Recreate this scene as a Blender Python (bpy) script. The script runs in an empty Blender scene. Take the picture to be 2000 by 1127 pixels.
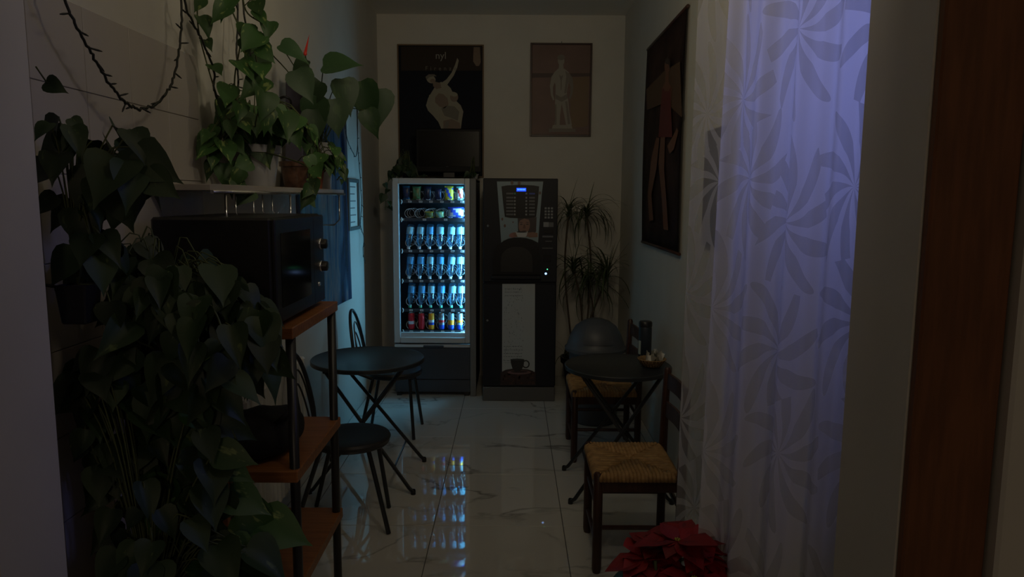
import bpy, bmesh, math, random
from mathutils import Vector, Matrix
PI = math.pi
S = bpy.context.scene
C = S.collection
R0 = random.Random(7)

# ---------------------------------------------------------------- camera
F = 1400.0; H = 1.65; PITCH = math.atan(178 / F); ROLL = 0.006
fwd = Vector((0, math.cos(PITCH), -math.sin(PITCH)))
rt0 = Vector((1, 0, 0)); up0 = rt0.cross(fwd)
rt = rt0 * math.cos(ROLL) + up0 * math.sin(ROLL)
up = up0 * math.cos(ROLL) - rt0 * math.sin(ROLL)
CAM = Vector((0, 0, H))
cam = bpy.data.cameras.new('camera'); cam.sensor_width = 36; cam.lens = F / 2000 * 36; cam.clip_start = 0.05
co = bpy.data.objects.new('camera', cam); C.objects.link(co)
M = Matrix((rt, up, -fwd)).transposed().to_4x4(); M.translation = CAM
co.matrix_world = M; S.camera = co

def ray(px, py): return fwd + rt * ((px - 1000) / F) + up * ((563.5 - py) / F)
def P(px, py, D):            # point of the room at distance D along the room's length
    r = ray(px, py); return CAM + r * (D / r.y)
def PX(px, py, x):           # point on a plane of constant x (side walls)
    r = ray(px, py); return CAM + r * (x / r.x)

# ---------------------------------------------------------------- light
w = bpy.data.worlds.new('world'); S.world = w; w.use_nodes = True
w.node_tree.nodes['Background'].inputs[0].default_value = (0.9, 0.72, 0.55, 1)
w.node_tree.nodes['Background'].inputs[1].default_value = 0.009
def area(name, loc, target, sx, sy, power, col, spread=180):
    l = bpy.data.lights.new(name, 'AREA'); l.shape = 'RECTANGLE'; l.size = sx; l.size_y = sy
    l.energy = power; l.color = col; l.spread = math.radians(spread)
    o = bpy.data.objects.new(name, l); C.objects.link(o); o.location = loc
    o.rotation_euler = (Vector(target) - Vector(loc)).to_track_quat('-Z', 'Y').to_euler(); return o
area('room_ceiling_lamp', (0.20, 1.40, 2.75), (-0.30, 6.5, 2.75), 0.22, 0.22, 3.0, (1.0, 0.84, 0.58))
area('back_wall_fill', (0.05, 2.50, 2.48), (-0.15, 6.5, 2.75), 0.22, 0.22, 3.2, (1.0, 0.86, 0.58))  # added fill light, no real fixture; lifts the back wall and ceiling
area('far_hall_lamp', (0.3, -4.5, 2.9), (0.0, 6.5, 2.2), 0.6, 0.6, 10.0, (1.0, 0.78, 0.55))
area('dusk_window_light', (1.42, 2.25, 2.25), (0.84, 1.74, 1.95), 0.3, 0.6, 1.7, (0.28, 0.34, 1.0), 90)
S.view_settings.view_transform = 'Standard'; S.view_settings.look = 'None'
S.view_settings.exposure = 0.0; S.view_settings.gamma = 1.0; S.view_settings.use_curve_mapping = False
S.cycles.transparent_max_bounces = 16; S.cycles.max_bounces = 8
TUBE_STRENGTH = 85.0

# ---------------------------------------------------------------- materials
def mat(name, col, rough=0.5, metal=0.0, emis=None, es=0.0, noise=0.0, nscale=20, bump=0.0, spec=0.5):
    m = bpy.data.materials.new(name); m.use_nodes = True; nt = m.node_tree; b = nt.nodes['Principled BSDF']
    b.inputs['Base Color'].default_value = (*col, 1); b.inputs['Roughness'].default_value = rough
    b.inputs['Metallic'].default_value = metal; b.inputs['Specular IOR Level'].default_value = spec
    if emis: b.inputs['Emission Color'].default_value = (*emis, 1); b.inputs['Emission Strength'].default_value = es
    if noise or bump:
        g = nt.nodes.new('ShaderNodeNewGeometry'); n = nt.nodes.new('ShaderNodeTexNoise')
        n.inputs['Scale'].default_value = nscale; n.inputs['Detail'].default_value = 4
        nt.links.new(g.outputs['Position'], n.inputs['Vector'])
        if noise:
            r = nt.nodes.new('ShaderNodeValToRGB')
            r.color_ramp.elements[0].position = 0.3; r.color_ramp.elements[1].position = 0.7
            r.color_ramp.elements[0].color = (*[c * (1 - noise) for c in col], 1)
            r.color_ramp.elements[1].color = (*[min(1, c * (1 + noise)) for c in col], 1)
            nt.links.new(n.outputs['Fac'], r.inputs[0]); nt.links.new(r.outputs[0], b.inputs['Base Color'])
        if bump:
            bp = nt.nodes.new('ShaderNodeBump'); bp.inputs['Strength'].default_value = bump; bp.inputs['Distance'].default_value = 0.004
            nt.links.new(n.outputs['Fac'], bp.inputs['Height']); nt.links.new(bp.outputs[0], b.inputs['Normal'])
    return m

def leaf_mat(name, base, var, amount=0.55, rough=0.35):
    m = bpy.data.materials.new(name); m.use_nodes = True; nt = m.node_tree; b = nt.nodes['Principled BSDF']
    tc = nt.nodes.new('ShaderNodeTexCoord'); oi = nt.nodes.new('ShaderNodeObjectInfo')
    mul = nt.nodes.new('ShaderNodeMath'); mul.operation = 'MULTIPLY'; mul.inputs[1].default_value = 40
    add = nt.nodes.new('ShaderNodeVectorMath'); add.operation = 'ADD'
    n = nt.nodes.new('ShaderNodeTexNoise'); n.inputs['Scale'].default_value = 2.6; n.inputs['Detail'].default_value = 3
    mp = nt.nodes.new('ShaderNodeMapping'); mp.inputs['Scale'].default_value = (2.2, 0.8, 1)
    nt.links.new(tc.outputs['Object'], mp.inputs['Vector']); nt.links.new(oi.outputs['Random'], mul.inputs[0])
    nt.links.new(mp.outputs[0], add.inputs[0]); nt.links.new(mul.outputs[0], add.inputs[1]); nt.links.new(add.outputs[0], n.inputs['Vector'])
    r = nt.nodes.new('ShaderNodeValToRGB')
    r.color_ramp.elements[0].position = amount; r.color_ramp.elements[0].color = (*base, 1)
    r.color_ramp.elements[1].position = min(1, amount + 0.07); r.color_ramp.elements[1].color = (*var, 1)
    nt.links.new(n.outputs['Fac'], r.inputs[0])
    hsv = nt.nodes.new('ShaderNodeHueSaturation'); mr = nt.nodes.new('ShaderNodeMapRange')
    mr.inputs['To Min'].default_value = 0.6; mr.inputs['To Max'].default_value = 1.3
    nt.links.new(oi.outputs['Random'], mr.inputs['Value']); nt.links.new(mr.outputs[0], hsv.inputs['Value'])
    nt.links.new(r.outputs[0], hsv.inputs['Color']); nt.links.new(hsv.outputs[0], b.inputs['Base Color'])
    b.inputs['Roughness'].default_value = rough
    return m

def wood_mat(name, c1, c2, rough=0.45, scale=(3, 30, 30)):
    m = bpy.data.materials.new(name); m.use_nodes = True; nt = m.node_tree; b = nt.nodes['Principled BSDF']
    g = nt.nodes.new('ShaderNodeTexCoord'); mp = nt.nodes.new('ShaderNodeMapping'); mp.inputs['Scale'].default_value = scale
    n = nt.nodes.new('ShaderNodeTexNoise'); n.inputs['Scale'].default_value = 2.0; n.inputs['Detail'].default_value = 6
    r = nt.nodes.new('ShaderNodeValToRGB'); r.color_ramp.elements[0].position = .35; r.color_ramp.elements[1].position = .65
    r.color_ramp.elements[0].color = (*c1, 1); r.color_ramp.elements[1].color = (*c2, 1)
    nt.links.new(g.outputs['Object'], mp.inputs[0]); nt.links.new(mp.outputs[0], n.inputs['Vector'])
    nt.links.new(n.outputs['Fac'], r.inputs[0]); nt.links.new(r.outputs[0], b.inputs['Base Color'])
    b.inputs['Roughness'].default_value = rough
    return m

def marble_mat():
    m = bpy.data.materials.new('marble_tile'); m.use_nodes = True; nt = m.node_tree; b = nt.nodes['Principled BSDF']
    g = nt.nodes.new('ShaderNodeNewGeometry'); mp = nt.nodes.new('ShaderNodeMapping')
    mp.inputs['Scale'].default_value = (1.0, 1.9, 1); mp.inputs['Rotation'].default_value = (0, 0, 0.45)
    n = nt.nodes.new('ShaderNodeTexNoise'); n.inputs['Scale'].default_value = 0.9; n.inputs['Detail'].default_value = 5; n.inputs['Roughness'].default_value = .55
    n.inputs['Distortion'].default_value = 0.4
    nt.links.new(g.outputs['Position'], mp.inputs[0]); nt.links.new(mp.outputs[0], n.inputs['Vector'])
    r = nt.nodes.new('ShaderNodeValToRGB'); e = r.color_ramp.elements
    e[0].position = .0; e[0].color = (0.62, 0.61, 0.58, 1); e[1].position = 1; e[1].color = (0.62, 0.61, 0.58, 1)
    for p, c in ((.483, .62), (.495, .36), (.500, .24), (.504, .36), (.516, .6)):
        q = e.new(p); q.color = (c, c * .98, c * .94, 1)
    nt.links.new(n.outputs['Fac'], r.inputs[0])
    # fade the veins in and out
    n2 = nt.nodes.new('ShaderNodeTexNoise'); n2.inputs['Scale'].default_value = 1.7
    nt.links.new(g.outputs['Position'], n2.inputs['Vector'])
    r2 = nt.nodes.new('ShaderNodeValToRGB'); r2.color_ramp.elements[0].position = .42; r2.color_ramp.elements[1].position = .62
    nt.links.new(n2.outputs['Fac'], r2.inputs[0])
    mx = nt.nodes.new('ShaderNodeMix'); mx.data_type = 'RGBA'; mx.inputs[6].default_value = (0.62, 0.61, 0.58, 1)
    nt.links.new(r2.outputs[0], mx.inputs[0]); nt.links.new(r.outputs[0], mx.inputs[7]); nt.links.new(mx.outputs[2], b.inputs['Base Color'])
    b.inputs['Roughness'].default_value = 0.02; b.inputs['Specular IOR Level'].default_value = 0.6
    return m

def glass_mat(name, tint=(1, 1, 1), refl=0.9):
    m = bpy.data.materials.new(name); m.use_nodes = True; nt = m.node_tree; nt.nodes.clear()
    o = nt.nodes.new('ShaderNodeOutputMaterial'); t = nt.nodes.new('ShaderNodeBsdfTransparent'); g = nt.nodes.new('ShaderNodeBsdfGlossy')
    t.inputs[0].default_value = (*tint, 1); g.inputs['Roughness'].default_value = 0.03; g.inputs[0].default_value = (refl, refl, refl, 1)
    ge = nt.nodes.new('ShaderNodeNewGeometry'); dt = nt.nodes.new('ShaderNodeVectorMath'); dt.operation = 'DOT_PRODUCT'; mx = nt.nodes.new('ShaderNodeMixShader')
    nt.links.new(ge.outputs['Incoming'], dt.inputs[0]); nt.links.new(ge.outputs['Normal'], dt.inputs[1]); prev = dt.outputs['Value']
    for op, v in (('ABSOLUTE', 0), ('SUBTRACT', 1), ('POWER', 5), ('MULTIPLY', .5), ('ADD', .015)):
        q = nt.nodes.new('ShaderNodeMath'); q.operation = op
        if op == 'SUBTRACT': q.inputs[0].default_value = 1; nt.links.new(prev, q.inputs[1])
        else: nt.links.new(prev, q.inputs[0]); q.inputs[1].default_value = v
        prev = q.outputs[0]
    nt.links.new(prev, mx.inputs[0]); nt.links.new(t.outputs[0], mx.inputs[1]); nt.links.new(g.outputs[0], mx.inputs[2])
    nt.links.new(mx.outputs[0], o.inputs[0]); return m

def bottle_plastic():
    m = bpy.data.materials.new('clear_bottle_plastic'); m.use_nodes = True; nt = m.node_tree; nt.nodes.clear()
    o = nt.nodes.new('ShaderNodeOutputMaterial'); t = nt.nodes.new('ShaderNodeBsdfTransparent'); t.inputs[0].default_value = (.55, .8, .95, 1)
    g = nt.nodes.new('ShaderNodeBsdfGlossy'); g.inputs['Roughness'].default_value = .12; g.inputs[0].default_value = (.9, .97, 1, 1)
    d = nt.nodes.new('ShaderNodeBsdfTranslucent'); d.inputs[0].default_value = (.35, .65, .85, 1)
    a = nt.nodes.new('ShaderNodeMixShader'); a.inputs[0].default_value = .35; bb = nt.nodes.new('ShaderNodeMixShader'); bb.inputs[0].default_value = .16
    nt.links.new(t.outputs[0], a.inputs[1]); nt.links.new(d.outputs[0], a.inputs[2]); nt.links.new(a.outputs[0], bb.inputs[1]); nt.links.new(g.outputs[0], bb.inputs[2])
    nt.links.new(bb.outputs[0], o.inputs[0]); return m

def lace_mat(name, sheer, solid):
    m = bpy.data.materials.new(name); m.use_nodes = True; nt = m.node_tree; nt.nodes.clear()
    N = nt.nodes.new; L = nt.links.new
    o = N('ShaderNodeOutputMaterial'); uv = N('ShaderNodeTexCoord')
    v = N('ShaderNodeTexVoronoi'); v.inputs['Scale'].default_value = 2.9; v.inputs['Randomness'].default_value = .55
    v.voronoi_dimensions = '2D'
    L(uv.outputs['UV'], v.inputs['Vector'])
    sc = N('ShaderNodeVectorMath'); sc.operation = 'SCALE'; sc.inputs[3].default_value = 1.0; L(uv.outputs['UV'], sc.inputs[0])
    sub = N('ShaderNodeVectorMath'); sub.operation = 'SUBTRACT'; L(sc.outputs[0], sub.inputs[0]); L(v.outputs['Position'], sub.inputs[1])
    sep = N('ShaderNodeSeparateXYZ'); L(sub.outputs[0], sep.inputs[0])
    at = N('ShaderNodeMath'); at.operation = 'ARCTAN2'; L(sep.outputs['Y'], at.inputs[0]); L(sep.outputs['X'], at.inputs[1])
    ln = N('ShaderNodeVectorMath'); ln.operation = 'LENGTH'; L(sub.outputs[0], ln.inputs[0])
    def mth(op, a, b):
        q = N('ShaderNodeMath'); q.operation = op
        for i, z in enumerate((a, b)):
            if z is None: continue
            if isinstance(z, (int, float)): q.inputs[i].default_value = z
            else: L(z, q.inputs[i])
        return q.outputs[0]
    ang = mth('ADD', mth('MULTIPLY', at.outputs[0], 10.0), mth('MULTIPLY', ln.outputs['Value'], 22.0))
    pet = mth('SINE', ang, None)
    # petals narrow near the heart and close at the rim
    thr = mth('ADD', mth('MULTIPLY', mth('ABSOLUTE', mth('SUBTRACT', ln.outputs['Value'], 0.105), None), 12.0), -0.45)
    on = mth('GREATER_THAN', pet, thr)
    tr = N('ShaderNodeBsdfTransparent'); df = N('ShaderNodeBsdfDiffuse'); tl = N('ShaderNodeBsdfTranslucent')
    df.inputs[0].default_value = (.80, .80, .80, 1); tl.inputs[0].default_value = (.8, .8, .82, 1)
    a = N('ShaderNodeMixShader'); a.inputs[0].default_value = .5; L(df.outputs[0], a.inputs[1]); L(tl.outputs[0], a.inputs[2])
    fac = mth('ADD', mth('MULTIPLY', on, sheer - solid), solid)
    b = N('ShaderNodeMixShader'); L(fac, b.inputs[0]); L(tr.outputs[0], b.inputs[1]); L(a.outputs[0], b.inputs[2])
    L(b.outputs[0], o.inputs[0]); return m

def straw_mat():
    m = bpy.data.materials.new('woven_straw'); m.use_nodes = True; nt = m.node_tree; b = nt.nodes['Principled BSDF']
    g = nt.nodes.new('ShaderNodeTexCoord'); n = nt.nodes.new('ShaderNodeTexNoise')
    n.inputs['Scale'].default_value = 30; nt.links.new(g.outputs['Object'], n.inputs['Vector'])
    r = nt.nodes.new('ShaderNodeValToRGB'); r.color_ramp.elements[0].position = .3; r.color_ramp.elements[1].position = .7
    r.color_ramp.elements[0].color = (.27, .15, .058, 1); r.color_ramp.elements[1].color = (.45, .27, .11, 1)
    nt.links.new(n.outputs['Fac'], r.inputs[0]); nt.links.new(r.outputs[0], b.inputs['Base Color']); b.inputs['Roughness'].default_value = .7
    return m

WALL = mat('painted_plaster', (.62, .60, .55), .75, noise=.04, nscale=3, bump=.08)
WALLTILE = mat('white_wall_tile', (.54, .50, .465), .25)
GROUT = mat('grout', (.30, .28, .26), .9)
FGROUT = mat('dark_floor_grout', (.12, .12, .12), .9)
MARBLE = marble_mat()
CEIL = mat('ceiling_paint', (.82, .79, .72), .8)
PINE = wood_mat('orange_stained_wood', (.24, .088, .024), (.34, .135, .042))
CASING = wood_mat('dark_door_wood', (.14, .052, .018), (.20, .075, .028), .5, (30, 30, 3))
DARKWOOD = wood_mat('dark_brown_wood', (.035, .012, .008), (.06, .022, .014), .4, (30, 30, 4))
PEDESTAL = wood_mat('black_brown_wood', (.02, .008, .005), (.035, .014, .009), .5, (30, 30, 4))
STRAW = straw_mat()
GMETAL = mat('graphite_metal', (.05, .05, .052), .38, .6)
BLACK = mat('black_plastic', (.012, .012, .013), .35)
BLACKM = mat('black_lacquered_metal', (.022, .024, .028), .3, .1)
TTOP = mat('table_top_black', (.025, .03, .036), .32)
CLOTH = mat('black_cloth', (.008, .008, .009), .9, bump=.4, nscale=60)
CHROME = mat('chrome', (.7, .7, .7), .12, 1.0)
SILVER = mat('silver_frame_metal', (.55, .57, .59), .42, .25)
GREYP = mat('grey_side_panel', (.17, .165, .16), .5)
VDARK = mat('charcoal_machine_panel', (.045, .05, .065), .42)
VIN = mat('machine_interior', (.02, .028, .04), .5)
CDARK = mat('coffee_machine_body', (.013, .014, .020), .5, spec=.3)
CDARK2 = mat('coffee_machine_recess', (.006, .006, .008), .4, spec=.3)
PLINTH = mat('grey_plinth', (.11, .11, .11), .55)
GLASS = glass_mat('machine_glass'); WGLASS = glass_mat('window_glass')
TUBE = mat('led_tube', (1, 1, 1), .5, emis=(.20, .66, 1.0), es=TUBE_STRENGTH)
LCD = mat('lcd_blue', (0, 0, 0), .4, emis=(.01, .07, 1.0), es=1.1)
LCD2 = mat('lcd_digits', (0, 0, 0), .4, emis=(.08, .35, 1.0), es=1.6)
GLED = mat('green_led', (0, 0, 0), .4, emis=(.1, 1, .4), es=2.0)
WLED = mat('blue_white_led', (0, 0, 0), .4, emis=(.3, .5, 1.0), es=2.5)
BOTTLE = bottle_plastic()
LBL1 = mat('pale_blue_label', (.30, .62, .78), .4); LBL2 = mat('blue_label', (.08, .38, .75), .4)
CAPW = mat('white_cap', (.85, .85, .85), .4); CAPG = mat('green_cap', (.12, .6, .35), .4)
SPIRAL = mat('steel_spiral', (.9, .92, .95), .35, .3)
TAG = mat('white_tag', (.85, .85, .85), .5)
INK = mat('dark_ink', (.015, .015, .018), .6)
VINE = mat('vine_stem', (.07, .09, .03), .6)
BROWNSTEM = mat('woody_stem', (.08, .06, .04), .8)
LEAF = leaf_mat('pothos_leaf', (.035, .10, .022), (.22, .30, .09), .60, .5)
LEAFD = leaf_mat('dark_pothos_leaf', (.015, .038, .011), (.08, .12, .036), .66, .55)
ANTH = leaf_mat('anthurium_leaf', (.022, .062, .02), (.04, .09, .028), .6, .55)
DRAC = leaf_mat('dracaena_leaf', (.05, .075, .03), (.10, .11, .05), .6)
REDL = leaf_mat('red_bract', (.26, .005, .010), (.17, .003, .008), .55, .6)
REDF = mat('red_spathe', (.6, .04, .03), .3)
WPOT = mat('white_ceramic', (.42, .42, .44), .3); TERRA = mat('terracotta', (.33, .11, .06), .8)
BPOT = mat('black_pot', (.010, .010, .012), .5); SOIL = mat('soil', (.03, .02, .014), 1, bump=.6, nscale=80)
WIRE = mat('dark_green_wire', (.012, .014, .010), .5)
RAD = mat('radiator_enamel', (.62, .61, .58), .35)
WICKER = mat('wicker', (.30, .19, .09), .8, noise=.3, nscale=120)
PAPER = mat('paper', (.80, .78, .72), .6)
BIN = mat('grey_blue_bin_plastic', (.085, .095, .115), .45)
LACE = lace_mat('lace_curtain', .66, .96); LACE2 = lace_mat('thin_lace_curtain', .40, .78)

# ---------------------------------------------------------------- helpers
def obj(name, bm, m=None, parent=None, smooth=False):
    me = bpy.data.meshes.new(name); bm.to_mesh(me); bm.free()
    if m is not None:
        for q in (m if isinstance(m, (list, tuple)) else [m]): me.materials.append(q)
    if smooth:
        for p in me.polygons: p.use_smooth = True
        try: me.set_sharp_from_angle(angle=math.radians(40))
        except Exception: pass
    o = bpy.data.objects.new(name, me); C.objects.link(o)
    if parent:
        o.parent = parent
        if parent.parent or parent.type == 'MESH': pass
        o.matrix_parent_inverse = world_of(parent).inverted()
    return o
def world_of(o):
    mw = o.matrix_basis.copy()
    return (world_of(o.parent) @ o.matrix_parent_inverse @ mw) if o.parent else mw
def thing(name, label, cat, loc=(0, 0, 0), rz=0, group=None):
    o = bpy.data.objects.new(name, None); o.empty_display_size = .05; C.objects.link(o)
    o.location = loc; o.rotation_euler = (0, 0, rz); o['label'] = label; o['category'] = cat
    if group: o['group'] = group
    return o
def tag(o, label, cat, group=None):
    o['label'] = label; o['category'] = cat
    if group: o['group'] = group
    return o
def struct(name, bm, m, parent=None, smooth=False):
    o = obj(name, bm, m, parent, smooth)
    if parent is None: o['kind'] = 'structure'
    return o
def local(t):                 # parts modelled in the thing's own frame
    def f(name, bm, m, smooth=False, parent=None):
        o = obj(name, bm, m, None, smooth); o.parent = parent or t
        return o
    return f
def B(): return bmesh.new()
def box(bm, x0, x1, y0, y1, z0, z1, bev=0.0, mi=0):
    n = bmesh.new(); bmesh.ops.create_cube(n, size=1)
    for v in n.verts:
        v.co = Vector(((x0 + x1) / 2 + v.co.x * (x1 - x0), (y0 + y1) / 2 + v.co.y * (y1 - y0), (z0 + z1) / 2 + v.co.z * (z1 - z0)))
    if bev: bmesh.ops.bevel(n, geom=n.edges[:], offset=bev, segments=1, affect='EDGES')
    merge(bm, n, mi); return bm
def merge(bm, n, mi=0, mtx=None):
    vm = {}
    for v in n.verts: vm[v] = bm.verts.new(mtx @ v.co if mtx else v.co)
    for f in n.faces:
        try:
            q = bm.faces.new([vm[v] for v in f.verts]); q.material_index = mi; q.smooth = f.smooth
        except ValueError: pass
    n.free()
def obox(bm, c, axis_x, axis_y, axis_z, sx, sy, sz, bev=0, mi=0):
    n = bmesh.new(); box(n, -sx / 2, sx / 2, -sy / 2, sy / 2, -sz / 2, sz / 2, bev)
    m = Matrix((axis_x, axis_y, axis_z)).transposed().to_4x4(); m.translation = c
    merge(bm, n, mi, m); return bm
def tube(bm, pts, r, seg=8, mi=0, closed=False):
    pts = [Vector(p) for p in pts]; n = len(pts); rings = []
    rr = r if isinstance(r, (list, tuple)) else [r] * n
    prev = None
    for i, p in enumerate(pts):
        if closed: d = pts[(i + 1) % n] - pts[i - 1]
        else: d = pts[min(i + 1, n - 1)] - pts[max(i - 1, 0)]
        if d.length < 1e-9: d = Vector((0, 0, 1))
        d.normalize()
        if prev is None:
            a = Vector((0, 0, 1)) if abs(d.z) < .9 else Vector((1, 0, 0)); u = d.cross(a).normalized()
        else:
            u = prev - d * prev.dot(d)
            if u.length < 1e-6: u = d.orthogonal()
            u.normalize()
        prev = u; v = d.cross(u)
        rings.append([bm.verts.new(p + (u * math.cos(2 * PI * k / seg) + v * math.sin(2 * PI * k / seg)) * rr[i]) for k in range(seg)])
    m = n if closed else n - 1
    for i in range(m):
        a, b = rings[i], rings[(i + 1) % n]
        for k in range(seg):
            f = bm.faces.new((a[k], a[(k + 1) % seg], b[(k + 1) % seg], b[k])); f.smooth = True; f.material_index = mi
    if not closed:
        for rg, rev in ((rings[0], True), (rings[-1], False)):
            f = bm.faces.new(list(reversed(rg)) if rev else rg); f.material_index = mi
    return bm
def lathe(bm, prof, c=(0, 0, 0), seg=24, mi=0, mtx=None):
    c = Vector(c); rings = []
    def T(p): return (mtx @ p) if mtx else p + c
    for r, z in prof:
        if r < 1e-5: rings.append([bm.verts.new(T(Vector((0, 0, z))))])
        else: rings.append([bm.verts.new(T(Vector((r * math.cos(2 * PI * k / seg), r * math.sin(2 * PI * k / seg), z)))) for k in range(seg)])
    for a, b in zip(rings, rings[1:]):
        for k in range(seg):
            k2 = (k + 1) % seg
            vs = ([a[0]] if len(a) == 1 else [a[k], a[k2]]) + ([b[0]] if len(b) == 1 else [b[k2], b[k]])
            if len(vs) >= 3:
                f = bm.faces.new(vs); f.smooth = True; f.material_index = mi
    return bm
def spline(pts, n=6):
    pts = [Vector(p) for p in pts]; out = []
    for i in range(len(pts) - 1):
        p0 = pts[max(i - 1, 0)]; p1 = pts[i]; p2 = pts[i + 1]; p3 = pts[min(i + 2, len(pts) - 1)]
        for k in range(n):
            t = k / n
            out.append(.5 * ((2 * p1) + (p2 - p0) * t + (2 * p0 - 5 * p1 + 4 * p2 - p3) * t * t + (3 * p1 - p0 - 3 * p2 + p3) * t ** 3))
    out.append(pts[-1]); return out
def poly(bm, pts, mi=0, thick=None):
    vs = [bm.verts.new(p) for p in pts]; f = bm.faces.new(vs); f.material_index = mi
    if thick is not None:
        r = bmesh.ops.extrude_face_region(bm, geom=[f])
        for v in [g for g in r['geom'] if isinstance(g, bmesh.types.BMVert)]: v.co += Vector(thick)
        for g in bm.faces:
            if any(v in g.verts for v in vs): g.material_index = mi
    return f
def ell(cx, cy, rx, ry, n=18, a0=0, rot=0):
    out = []
    for k in range(n):
        a = a0 + 2 * PI * k / n; x = rx * math.cos(a); y = ry * math.sin(a)
        out.append((cx + x * math.cos(rot) - y * math.sin(rot), cy + x * math.sin(rot) + y * math.cos(rot)))
    return out
def text(name, s, size, loc, m, parent, rot=(PI / 2, 0, 0), ext=.0006, space=1.0):
    cu = bpy.data.curves.new(name, 'FONT'); cu.body = s; cu.size = size; cu.extrude = ext; cu.align_x = 'CENTER'; cu.align_y = 'CENTER'
    cu.space_character = space; cu.resolution_u = 2
    t = bpy.data.objects.new(name, cu); me = bpy.data.meshes.new_from_object(t)
    bpy.data.objects.remove(t); me.name = name; me.materials.clear(); me.materials.append(m)
    o = bpy.data.objects.new(name, me); C.objects.link(o); o.location = loc; o.rotation_euler = rot
    if parent:
        o.parent = parent; o.matrix_parent_inverse = world_of(parent).inverted()
    return o
def inst(name, me, mtx, parent):
    o = bpy.data.objects.new(name, me); C.objects.link(o); o.parent = parent
    o.matrix_parent_inverse = world_of(parent).inverted(); o.matrix_basis = mtx
    return o
def frame_mtx(pos, tip, nrm, s, sw=1.0):
    t = Vector(tip).normalized(); n = Vector(nrm); n = n - t * n.dot(t)
    if n.length < 1e-4: n = t.orthogonal()
    n.normalize(); x = t.cross(n)
    m = Matrix((x * s * sw, t * s, n * s)).transposed().to_4x4(); m.translation = Vector(pos); return m

# ---------------------------------------------------------------- structure
XL, XR, YB, ZC = -1.2, 0.98, 6.53, 3.236
PY0, PY1 = 1.35, 1.60; PXL, PXR = -1.05, 0.765
b = B(); box(b, -2.2, 2.2, -6.0, YB + .12, -.12, -.004); floor = struct('floor', b, FGROUT)
tiles = {}
xs = [-.389 + .655 * k for k in range(-3, 5)]; ys = [3.448 + .677 * k for k in range(-8, 6)]
for i in range(len(xs) - 1):
    for j in range(len(ys) - 1):
        if ys[j + 1] > PY1:
            x0, x1 = max(xs[i], XL), min(xs[i + 1], XR)
        else: x0, x1 = max(xs[i], -2.2), min(xs[i + 1], 2.2)
        y0, y1 = max(ys[j], -2.0), min(ys[j + 1], YB)
        if x1 - x0 < .02 or y1 - y0 < .02: continue
        b = B(); box(b, x0 + .002, x1 - .002, y0 + .002, y1 - .002, -.012, 0, .0012)
        obj('floor_tile', b, MARBLE, floor)
b = B(); box(b, -2.2, 2.2, -6.0, YB + .12, ZC, ZC + .1); struct('ceiling', b, CEIL)
b = B(); box(b, XL - .12, XL, PY1, YB, 0, ZC); wl = struct('wall_left', b, WALL)
b = B(); box(b, XL, -.072, YB, YB + .12, 0, ZC); box(b, -.068, XR, YB, YB + .12, 0, ZC)
box(b, -.08, -.06, YB + .004, YB + .12, 0, ZC); struct('wall_back', b, WALL)
# right wall with a window opening behind the curtain
WY0, WY1, WZ0, WZ1 = 1.72, 2.45, 1.12, 2.75
b = B(); box(b, XR, XR + .14, PY1, WY0, 0, ZC); box(b, XR, XR + .14, WY1, YB, 0, ZC)
box(b, XR, XR + .14, WY0, WY1, 0, WZ0); box(b, XR, XR + .14, WY0, WY1, WZ1, ZC); struct('wall_right', b, WALL)
b = B()
for (y0, y1, z0, z1) in ((WY0, WY0 + .05, WZ0, WZ1), (WY1 - .05, WY1, WZ0, WZ1), (WY0 + .05, WY1 - .05, WZ0, WZ0 + .05), (WY0 + .05, WY1 - .05, WZ1 - .05, WZ1)):
    box(b, XR + .04, XR + .10, y0, y1, z0, z1, .004)
wn = struct('window_1', b, RAD); b = B(); box(b, XR + .065, XR + .072, WY0 + .05, WY1 - .05, WZ0 + .05, WZ1 - .05); obj('pane', b, WGLASS, wn)
# wall with the wide doorway the photo is taken through
b = B(); box(b, -2.2, PXL, PY0 + .04, PY1, 0, ZC); struct('wall_doorway_left', b, WALL)
b = B(); box(b, PXR, 2.2, PY0, PY1, 0, ZC); struct('wall_doorway_right', b, WALL)
b = B(); box(b, -2.3, -2.2, -6, PY0, 0, ZC); struct('wall_hall_left', b, WALL)
b = B(); box(b, 2.2, 2.3, -6, PY0, 0, ZC); struct('wall_hall_right', b, WALL)
b = B(); box(b, PXR + .004, PXR + .165, PY0 - .022, PY0, 0, ZC, .004); struct('trim_1', b, CASING)
b = B(); box(b, PXL - .165, PXL - .004, PY0 + .018, PY0 + .04, 0, ZC, .004); struct('trim_2', b, CASING)
b = B(); box(b, PXR + .172, 2.2, PY0 - .045, PY0, 0, ZC, .006)
for v in b.verts: v.co.x += 0.004 * math.sin(v.co.z * 9) if v.co.x < 1 else 0
struct('trim_3', b, WALL)
# wall tiles on the left wall
tys = [1.61, 1.82, 2.06, 2.30, 2.54, 2.786]; tzs = [2.166 - .231 * k for k in range(10)]
for i in range(5):
    for j in range(9):
        z1, z0 = tzs[j], max(tzs[j + 1], 0.0)
        b = B(); box(b, XL, XL + .007, tys[i] + .0012, tys[i + 1] - .0012, z0 + .0012, z1 - .0012, .001)
        obj('wall_tile', b, WALLTILE, wl)

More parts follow.
